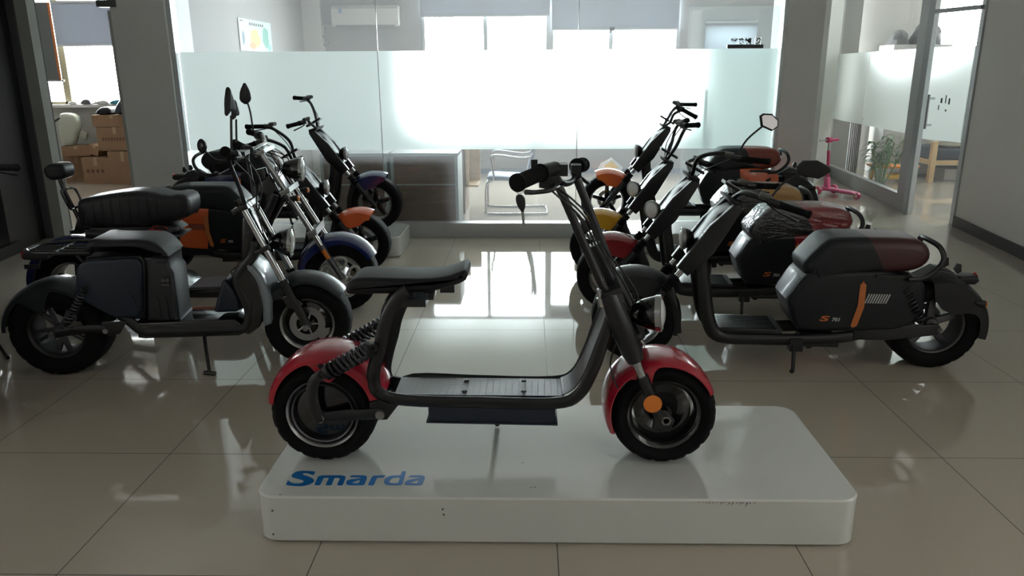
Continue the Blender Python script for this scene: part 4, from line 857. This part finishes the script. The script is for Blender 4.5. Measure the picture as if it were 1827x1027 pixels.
    for s_ in (-1, 1):
        o = Vector((0, s_*.125, 0)); lg = MB().tube([D+o, D+o+d*.10, D+o+d*.27], [.016, .02, .022], 12, 0).build('fork_lower', dull, r)
        MB().cyl(D+o+d*.25, D+o+d*.99, .0185, 18).build('fork_stanchion', chrome, lg)
        MB().cyl(D+o+d*.17+Vector((.0, s_*.02, 0)), D+o+d*.24+Vector((0, s_*.02, 0)), .014, 10).build('fork_reflector', amber, lg)
        shock(r, D+d*.50+Vector((-.035, s_*.09, -.02)), D+d*.70+Vector((-.035, s_*.09, -.02)), .016, .004, 9)
        signal(r, D+d*.62+Vector((.05, s_*.17, .02)), (1, 0, 0), .02, amber, L=.05)
    for q, hh in ((.36, .02), (.68, .015), (.97, .012)):
        c_ = D+d*q; MB().puff([(c_.x-.03, c_.z-hh-.01), (c_.x+.03, c_.z-hh+.02), (c_.x+.022, c_.z+hh+.02), (c_.x-.04, c_.z+hh-.01)], -.15, .15, .006).build('triple_clamp', steel, r)
    MB().tube([(.22, 0, .68), (.16, 0, .95)], .035, 14, 0).puff([(.10, .62), (.22, .62), (.30, .75), (.22, .92), (.14, .85)], -.05, .05, .015).build('steering_head', gloss_black, r)
    headlight(r, (.415, 0, .94), (1, 0, -.05), .075, .12, gloss_black, chrome)
    headlight(r, (.09, .30, 1.13), (.1, -1, 0), .028, .04, chrome, chrome, 'horn')
    ga, ge = Vector((.06, -.25, 1.02)), Vector((-.045, -.36, .99)); fa, fe = Vector((.09, .28, 1.14)), Vector((.0, .42, 1.15))
    MB().tube([ga, (.12, -.18, 1.05), (.17, -.08, 1.09), (.19, 0, 1.10), (.18, .09, 1.11), (.14, .2, 1.14), fa], .0125, 10, 5).build('handlebar', chrome, r)
    for A_, B_ in ((ga, ge), (fa, fe)):
        grip(r, A_, B_, .019); u_ = (B_-A_).normalized(); MB().tube([A_-u_*.05, A_], .026, 10, 0).build('switch_block', black, r); lever(r, A_, B_, .03, steel)
    sm = MB().tube([(.06, .30, 1.16), (.05, .31, 1.28), (.03, .33, 1.36)], .006, 8, 4).build('mirror_stem', black, r)
    h = MB(); h.T = Matrix.Translation((.02, .33, 1.36)) @ Matrix.Rotation(.5, 4, 'Z')
    h.puff(chaikin([(-.038, -.0), (.0, -.03), (.04, .0), (.036, .06), (.006, .125), (-.03, .06)], 1, .2), -.014, .014, .012, 4).build('mirror_housing', black, sm)
    sm = MB().tube([(.03, -.28, 1.03), (-.03, -.31, 1.045), (-.075, -.33, 1.10)], .006, 8, 4).build('mirror_stem', black, r)
    ax = unit((-.6, -.75, .05)); MB().lathe([(.001, -.012), (.035, -.012), (.042, 0), (.038, .004)], (-.085, -.34, 1.125), ax, 24, closed=False).build('mirror_housing', black, sm)
    MB().lathe([(.037, .003), (.001, .005)], (-.085, -.34, 1.125), ax, 24, closed=False).build('mirror_face', mirror_m, sm)
    cb = MB()
    for i in range(4): cb.tube([(.1+.01*i, -.2+.1*i, 1.08), (.26+.02*i, -.1+.06*i, 1.0), (.24, -.03+.02*i, .85), (.2, 0, .7)], .0035, 6, 5)
    cb.build('cable', wire, r)
    MB().puff([(.13, .30), (.18, .30), (.20, .52), (.15, .58), (.10, .45)], -.09, .09, .02).build('knee_guard', gloss_black, r)
    MB().tube([(-.25, .05, .15), (-.24, .16, .08), (-.23, .2, .01)], .009, 8, 3).build('kick_stand', frame_black, r)
chopper()
# ------------------------------------------------------------------ office furnishing behind the glass
pale_frame = mat('pale green laminate edge', (.42, .47, .46), .5)
for cx, lab in ((-1.72, 'walnut desk panel behind the glass, left one of two'), (-1.03, 'walnut desk panel behind the glass, right one of two')):
    d = thing('office_desk', lab, 'desk', (cx, 7.48, 0), 0, 'walnut desks behind the glass')
    MB().box(-.30, .30, .0, .03, .10, .46).box(-.30, .30, .0, .03, .475, .74).build('front_panel', walnut, d)
    MB().box(-.33, -.30, -.01, .5, 0, .76).box(.30, .33, -.01, .5, 0, .76).box(-.33, .33, -.01, .5, .745, .775).box(-.30, .30, .005, .02, .455, .48).build('frame', pale_frame, d)
    MB().box(-.30, .30, .03, .05, 0, .10).build('kick_board', walnut, d)
s_ = thing('side_cabinet', 'wooden side cabinet with a pale open cubby beside the steel chair', 'cabinet', (-.72, 8.45, 0))
MB().box(-.10, .0, 0, .6, 0, .74).build('body', walnut, s_)
MB().box(.0, .012, .02, .04, .30, .74).box(.0, .15, .02, .45, .30, .32).box(.0, .15, .44, .46, .30, .74).box(.0, .05, .02, .04, .30, .74).build('cubby', pine, s_)
c = thing('office_chair', 'cantilever steel chair with blue mesh seat and back behind the glass', 'chair', (-.17, 8.62, 0))
mesh_m = mat('blue grey mesh fabric', (.10, .16, .24), .7)
MB().puff([(-.30, .41), (-.27, .43), (.15, .41), (.2, .40), (.19, .375), (-.28, .38)], -.24, .24, .02).build('seat', mesh_m, c)
MB().puff([(.13, .42), (.17, .42), (.22, .60), (.26, .95), (.22, .95), (.18, .62)], -.22, .22, .015).build('backrest', mesh_m, c)
for y in (-.25, .25):
    MB().tube([(.2, y, .93), (.18, y, .64), (-.2, y, .66), (-.25, y, .60), (-.22, y, .40), (-.30, y, .33), (-.31, y, .06), (-.27, y, .015), (.30, y, .015), (.36, y*.85, .015)], .0115, 10, 4).build('leg_frame', chrome, c)
MB().tube([(.36, -.22, .015), (.37, 0, .015), (.36, .22, .015)], .0115, 10, 4).tube([(-.30, -.25, .35), (-.30, .25, .35)], .01, 8, 0).build('floor_bar', chrome, c)
ac = thing('air_conditioner', 'white split air conditioner high on the office back wall', 'air conditioner', (-2.42, 11.995, 2.19))

a_ = MB(); a_.T = Matrix.Rotation(-pi/2, 4, 'Z')
a_.puff([(.0, .02), (.0, .29), (.14, .29), (.20, .24), (.205, .10), (.17, .0), (.05, 0)], -.5, .5, .02).build('casing', mat('aged white plastic', (.62, .62, .60), .4), ac)
MB().box(-.44, .44, -.19, -.10, -.004, .012).build('air_outlet', mat('outlet grey', (.2, .2, .2), .5), ac)
MB().box(-.38, -.33, -.2085, -.2045, .18, .24).build('energy_label', mat('pale blue label', (.25, .35, .55), .5), ac)
tag(MB().tube([(-2.93, 11.93, 2.24), (-3.0, 11.93, 2.2), (-3.16, 11.92, 2.24), (-3.2, 11.9, 2.16), (-3.05, 11.9, 2.05), (-3.0, 11.92, 1.98), (-3.1, 11.93, 1.93), (-3.18, 11.93, 2.02)], .018, 8, 5).build('cable_coil', mat('grey pipe wrap', (.32, .32, .33), .6)), 'grey looped pipes and cable hanging left of the air conditioner', 'cable')
struct('trim_13', MB().box(-3.36, -3.08, 11.85, 12.0, 0, CEIL), wall_white)
po = thing('wall_poster', 'pale poster with yellow and green watercolour shapes on the left office wall', 'poster', (-3.352, 9.77, 1.79))
MB().box(0, .003, -.57, .57, 0, .36).build('sheet', mat('pale mint paper', (.50, .62, .60), .6), po)
def blob(nm, m, y, z, ry_, rz_, k=14, d=.0005):
    mb = MB(); V = [(.0035+d, y+ry_*cos(2*pi*i/k)*random.uniform(.7, 1.1), z+rz_*sin(2*pi*i/k)*random.uniform(.7, 1.1)) for i in range(k)]
    mb.add(V, [tuple(range(k))]); return mb.build(nm, m, po)
blob('yellow_shape', mat('poster yellow', (.75, .55, .18), .6), -.05, .15, .20, .12); blob('orange_shape', mat('poster orange', (.75, .32, .16), .6), -.16, .06, .12, .05, d=.001)
blob('green_shape', mat('poster green', (.16, .42, .34), .6), .33, .17, .14, .13); blob('dark_shape', mat('poster slate', (.16, .25, .30), .6), -.46, .14, .05, .10); blob('teal_shape', mat('poster teal', (.25, .50, .50), .6), .45, .06, .08, .05)
tk = MB()
for i in range(7): tk.box(.0035, .0045, -.22+i*.075, -.18+i*.075, .295, .325)
for i in range(3): tk.box(.0035, .0045, -.52+i*.03, -.50+i*.03, .325, .34)
tk.build('heading', base_black, po)
# glass door leaf standing inside, handle, hanging sign seen from behind
gd = thing('glass_door_leaf', 'greenish sliding glass door leaf with a long vertical handle behind the office front', 'door', (1.86, 7.36, 0))
greeng = glass('greenish toughened glass', (.80, .90, .88), .05)
MB().add([(-.42, 0, .02), (.40, 0, .02), (.40, 0, 2.09), (-.42, 0, 2.09)], [(0, 1, 2, 3)]).build('leaf', greeng, gd)
MB().cyl((-.235, -.05, .84), (-.235, -.05, 1.36), .014).cyl((-.235, -.05, .95), (-.235, 0, .95), .01).cyl((-.235, -.05, 1.28), (-.235, 0, 1.28), .01).build('handle', steel, gd)
MB().box(-.42, .40, -.012, .012, .005, .03).build('bottom_rail', steel, gd)
sg = thing('door_sign', 'small dark sign with raised reversed characters on top of the frosted band', 'sign', (1.93, 7.205, 1.722))
MB().box(-.16, .16, -.012, .008, 0, .033).build('base', base_black, sg)
text('characters', '财务室', base_black, sg, (.055, 0, .036), (pi/2, 0, pi), .062, off=.0022, ext=.002, space=1.0)
MB().box(.085, .135, -.003, .003, .022, .095).build('emblem_plate', clean_glass, sg)
MB().tube([(.09, -.004, .04), (.12, -.004, .05), (.13, -.004, .075), (.11, -.004, .085), (.10, -.004, .06)], .005, 6, 4).build('emblem', base_black, sg)
pk = thing('paper_bag', 'yellow and white packet lying under the office window', 'bag', (1.2, 11.75, 0))
MB().puff([(-.2, 0), (.18, 0), (.22, .12), (.05, .26), (-.1, .18)], -.08, .08, .03).build('packet', mat('white packet', (.6, .6, .58), .6), pk)
MB().puff([(-.05, .06), (.15, .12), (.05, .22), (-.06, .16)], -.085, -.075, .003).build('label', mat('yellow print', (.7, .45, .08), .5), pk)
# ------------------------------------------------------------------ pink kick scooter in front of the right glass wall
pink = mat('pink plastic', (.75, .16, .32), .35, coat=.2); rose = mat('rose plastic', (.65, .05, .16), .35)
ks = thing('kick_scooter', 'small pink three-wheeled kick scooter by the glass wall', 'scooter', (3.86, 9.72, 0), R_(-62))
MB().puff([(-.12, .05), (.30, .05), (.36, .07), (.30, .085), (-.10, .09), (-.16, .11)], -.06, .06, .015).build('deck', pink, ks)
MB().puff([(-.14, .08), (-.08, .09), (-.10, .22), (-.15, .22)], -.035, .035, .012).box(-.16, -.10, -.12, .12, .05, .07).build('fork_block', pink, ks)
MB().cyl((-.12, 0, .2), (-.15, 0, .55), .018).build('stem', rose, ks); MB().cyl((-.15, 0, .5), (-.16, 0, .66), .011).build('inner_stem', steel, ks)
MB().lathe([(.035, -.03), (.035, .03), (.001, .03), (.001, -.03)], (-.16, 0, .68), (0, 1, 0), 14).cyl((-.16, -.02, .68), (-.16, .16, .68), .018).build('handlebar', rose, ks)
MB().cyl((-.16, -.16, .68), (-.16, -.03, .68), .010).build('bare_bar', steel, ks)
for x, y in ((-.13, -.15), (-.13, .15), (.35, 0)):
    rr = .055 if x < 0 else .04
    MB().lathe([(rr*.6, -.018), (rr*.95, -.018), (rr, 0), (rr*.95, .018), (rr*.6, .018)], (x, y, rr), (0, 1, 0), 24).build('wheel', rose, ks)
    MB().cyl((x, y-.019, rr), (x, y+.019, rr), rr*.6).build('wheel_hub', mat('cream plastic', (.7, .62, .5), .5), ks)
# ------------------------------------------------------------------ plant room things
leafm = mat('glossy green leaf', (.05, .19, .04), .4, noise=.3); stemm = mat('bamboo stem', (.12, .24, .06), .5)
pt = thing('lucky_bamboo', 'bushy green plant with long leaves standing in a clear vase behind the glass', 'plant', (4.70, 10.33, 0))
for i in range(8):
    a = i*2.4; h = random.uniform(.40, .62); bx, by = .03*cos(a), .03*sin(a); tx, ty_ = (.06+.10*(i % 3))*cos(a), (.06+.08*(i % 3))*sin(a)
    MB().tube([(bx, by, .02), ((bx+tx)/2, (by+ty_)/2, h*.5), (tx, ty_, h)], .009, 7, 4).build('stem', stemm, pt)
    lf = MB()
    for j in range(12):
        b = random.uniform(0, 2*pi); L = random.uniform(.12, .22); z0 = h*(.6+.4*j/8); px_, py_ = tx*z0/h, ty_*z0/h; dr0 = Vector((cos(b), sin(b), 0)); sd = Vector((-sin(b), cos(b), 0)); P = []
        for q in range(6):
            t = q/5; c_ = Vector((px_, py_, z0))+dr0*L*t+Vector((0, 0, .12*t-.17*t*t)); w_ = .024*sin(pi*min(1, t*.9+.08)); P += [c_-sd*w_, c_+Vector((0, 0, -.006*sin(pi*t))), c_+sd*w_]
        lf.add(P, [(3*q+e, 3*q+e+1, 3*q+4+e, 3*q+3+e) for q in range(5) for e in (0, 1)])
    lf.build('leaves', leafm, pt)
vs = thing('glass_vase', 'clear cylindrical glass vase holding the bamboo stems', 'vase', (4.70, 10.33, 0))
MB().lathe([(.065, .0), (.07, .25), (.066, .25), (.061, .01), (.001, .01), (.001, 0)], (0, 0, 0), (0, 0, 1), 28, closed=False).build('vase_body', glass('vase glass', (.86, .9, .9), .12), vs)
tt = thing('toy_table', 'low orange and yellow toy table behind the plant', 'table', (5.15, 11.0, 0))
MB().puff([(-.28, .20), (.28, .20), (.30, .235), (-.30, .235)], -.2, .2, .02).build('table_top', mat('bright orange plastic', (.85, .26, .02), .4), tt)
for x in (-.22, .22):
    for y in (-.14, .14): MB().cyl((x, y, 0), (x*.9, y*.9, .2), .02).build('leg', mat('yellow toy plastic', (.8, .5, .05), .4), tt)
MB().puff([(-.2, .04), (.2, .04), (.18, .11), (-.18, .11)], -.12, .12, .02).build('lower_tray', mat('yellow toy plastic', (.8, .5, .05), .4), tt)
sf = thing('daybed', 'wooden daybed with grey mattress seen through the glass door', 'bed', (6.2, 11.3, 0))
for x in (-.55, .6):
    for y in (-.4, .4): MB().box(x-.035, x+.035, y-.035, y+.035, 0, .56 if x < 0 else .30).build('post', pine, sf)
MB().box(-.55, .6, -.42, -.38, .24, .30).box(-.55, .6, .38, .42, .24, .30).box(-.57, -.53, -.4, .4, .24, .30).build('side_rail', pine, sf)
MB().puff([(-.5, .30), (.62, .30), (.62, .46), (-.5, .46)], -.4, .4, .05).build('mattress', mat('slate grey bedding', (.07, .08, .10), .9), sf)
pw = MB().puff(chaikin([(-.32, .0), (.30, -.0), (.36, .05), (.25, .16), (-.25, .20), (-.36, .12)], 1), -.22, .22, .08, 5).build('pillow', mat('cream pillow cotton', (.6, .58, .48), .9)); pw.location = (6.1, 11.2, .462); tag(pw, 'cream pillow lying on the daybed', 'pillow')
bx = MB().puff([(-.3, 0), (.3, 0), (.3, .16), (-.3, .16)], -.2, .2, .01).build('storage_box', mat('pale storage box', (.5, .48, .45), .6)); bx.location = (6.25, 11.3, .0); tag(bx, 'pale flat storage box pushed under the daybed', 'box')
gh = thing('slatted_panel', 'dark vertical slatted panel standing against the far plant room wall', 'panel', (5.02, 12.2, 0))
for i in range(9): MB().box(-.12+i*.03, -.105+i*.03, -.02, .02, 0, .80).build('slat', mat('dark brown slat', (.06, .05, .055), .6), gh)
MB().box(-.13, .15, .0, .03, .78, .82).build('top_rail', mat('dark brown slat', (.06, .05, .055), .6), gh)
wd = thing('wardrobe', 'tall white wardrobe at the far end of the plant room', 'wardrobe', (5.75, 12.05, 0))
MB().box(-.42, .42, -.25, .25, 0, 1.88).build('body', wall_white, wd)
for k_ in (-1, 1): MB().box(min(k_*.005, k_*.41), max(k_*.005, k_*.41), -.27, -.25, .04, 1.85).build('door', wall_white, wd)
for x, hgt, wdt in ((-.27, .22, .13), (.13, .34, .22)):
    g = MB(); V = []
    for i in range(9):
        for j in range(14):
            u = i/8*pi/2; v = 2*pi*j/14; k_ = 1+.12*sin(5*v+i); V.append((wdt*cos(u)*cos(v)*k_, .18*cos(u)*sin(v)*k_, hgt*sin(u)))
    g.add(V, [(i*14+j, i*14+(j+1) % 14, (i+1)*14+(j+1) % 14, (i+1)*14+j) for i in range(8) for j in range(14)]+[tuple(range(14))])
    o = g.build('cloth_bag', mat('grey sack cloth', (.12, .12, .125), .8)); o.location = (5.75+x, 12.02, 1.882); tag(o, 'lumpy grey sack on the white wardrobe, %s one' % ('smaller' if hgt < .3 else 'larger'), 'bag')
# ------------------------------------------------------------------ left room: cartons and odds and ends
card = mat('brown cardboard', (.30, .185, .11), .85, noise=.08); tape = mat('parcel tape', (.42, .30, .18), .4)
def carton(label, x, y, z, w_, d_, h, rz=0, ry_=0, open_=False, marks=0):
    b = thing('cardboard_box', label, 'box', (x, y, z), rz, 'cartons piled in the left room'); b.rotation_euler = (0, ry_, rz)
    MB().box(-w_/2, w_/2, -d_/2, d_/2, 0, h).build('carton', card, b)
    MB().box(-.025, .025, -d_/2-.001, -d_/2+.001, h*.7, h).box(-.025, .025, -d_/2, d_/2, h-.001, h+.001).build('tape', tape, b)
    if open_:
        for s2 in (-1, 1):
            f = MB(); f.T = Matrix.Translation((s2*w_/2, 0, h)) @ Matrix.Rotation(s2*1.0, 4, 'Y'); f.box(0 if s2 > 0 else -w_*.4, w_*.4 if s2 > 0 else 0, -d_/2, d_/2, 0, .005).build('flap', card, b)
    if marks:
        m_ = MB()
        for i in range(marks): m_.box(-w_*.36+i*w_*.72/marks, -w_*.36+i*w_*.72/marks+w_*.42/marks, -d_/2-.0015, -d_/2, h*.42, h*.56)
        m_.build('printed_marks', mat('faded print', (.14, .08, .05), .8), b)
    return b
carton('large carton with printed line on top of the stack in the left room', -5.92, 11.15, .47, .52, .42, .34, marks=9)
carton('shallow open carton on the large printed carton in the left room', -5.93, 11.15, .812, .56, .44, .16)
carton('carton at the bottom of the stack by the door jamb', -5.82, 11.1, 0, .42, .46, .465)
carton('carton with pictograms on the floor left of the tall stack', -6.27, 11.15, 0, .40, .4, .37, marks=4)
carton('plain carton on the floor at the left end of the pile', -6.70, 11.35, 0, .40, .26, .38)
carton('flat carton lying on the left carton of the pile', -6.62, 11.3, .382, .42, .38, .14)
carton('small carton tipped over on the pictogram carton', -6.335, 11.17, .405, .15, .28, .14, ry_=.3)
carton('small carton on the floor at the left, behind the shelf cart', -6.98, 10.8, 0, .3, .3, .42)
for x, w_, lab, m2, h in ((-6.06, .24, 'black bag lying on the open carton, left one', black, .10), (-5.76, .28, 'black bag with pale trim leaning on the open carton, right one', navy, .2)):
    o = MB().puff(chaikin([(-w_/2, 0), (w_/2, 0), (w_*.42, h), (-w_*.1, h*1.1), (-w_*.45, h*.5)], 1), -.16, .16, .04, 4).build('black_bag', m2); o.location = (x, 11.12, .975); tag(o, lab, 'bag')
fa_ = thing('scooter_fairing', 'pale plastic scooter fairing standing on the cartons under the window', 'fairing', (-6.72, 11.22, .53), .3)
MB().puff(chaikin([(-.12, 0), (.04, -.0), (.10, .14), (.16, .30), (.13, .44), (-.02, .47), (-.10, .44), (-.13, .2)], 1), -.12, .12, .05, 4).build('shell', mat('pale greenish plastic', (.50, .54, .46), .4), fa_)
MB().puff([(.10, .12), (.20, .08), (.22, .16), (.14, .2)], -.05, .05, .01).build('spout', mat('pale greenish plastic', (.50, .54, .46), .4), fa_)
MB().tube([(-.08, -.13, .40), (-.16, -.15, .33), (-.18, -.15, .2)], .014, 8, 4).build('hose', black, fa_)
ct = thing('shelf_cart', 'narrow cream shelf cart standing just inside the left doorway', 'cart', (-6.36, 9.9, 0))
for z in (.05, .30, .62): MB().box(-.13, .13, -.15, .15, z, z+.04).build('shelf', mat('cream laminate', (.6, .56, .45), .5), ct)
for x in (-.12, .12):
    for y in (-.14, .14): MB().box(x-.01, x+.01, y-.01, y+.01, 0, .66).build('post', steel, ct)
o = MB().puff([(-.06, 0), (.06, 0), (.05, .05), (-.05, .05)], -.05, .05, .01).build('yellow_cup', mat('yellow tub', (.8, .65, .1), .4)); o.location = (-6.36, 9.85, .662); tag(o, 'small yellow tub on the top shelf of the cream cart', 'tub')
bn = thing('hanging_banner', 'grey banner with orange edge hanging in the left room doorway', 'banner', (-6.48, 10.5, 1.44))
MB().box(-.19, .17, -.004, .004, .02, 1.0).build('sheet', mat('grey banner film', (.16, .17, .17), .35), bn); MB().box(.155, .185, -.005, .005, .02, 1.0).build('orange_edge', mat('orange edging', (.75, .22, .05), .5), bn)
MB().cyl((-.2, 0, .01), (.22, 0, .01), .012).build('bottom_rod', steel, bn)
for x in (-.15, .14): MB().cyl((x, 0, .99), (x, 0, 1.56), .003, 6).build('hanging_cord', wire, bn)
for i, (x, w_, h, m2, nm, lab, cat) in enumerate([(-7.18, .16, .28, black, 'tool_case', 'black perforated case standing at the left end of the window sill', 'case'), (-6.72, .14, .05, white_p, 'paper_stack', 'small white papers on the left window sill', 'paper'),
    (-6.52, .16, .08, dull, 'metal_clamp', 'grey metal part on the left window sill', 'tool'), (-6.28, .22, .06, mat('white rag', (.6, .6, .6), .9), 'cloth', 'white rag on the window sill left of the blue cloth', 'cloth'), (-6.04, .26, .07, mat('blue cloth', (.10, .38, .5), .8), 'cloth', 'blue cloth on the left room window sill', 'cloth')]):
    mb = MB().puff(chaikin([(-w_/2, 0), (w_/2, 0), (w_*.4, h*.8), (0, h), (-w_*.4, h*.7)], 1), -.06, .06, .012)
    o = mb.build(nm, m2); o.location = (x, 11.43, 1.1015); tag(o, lab, cat)
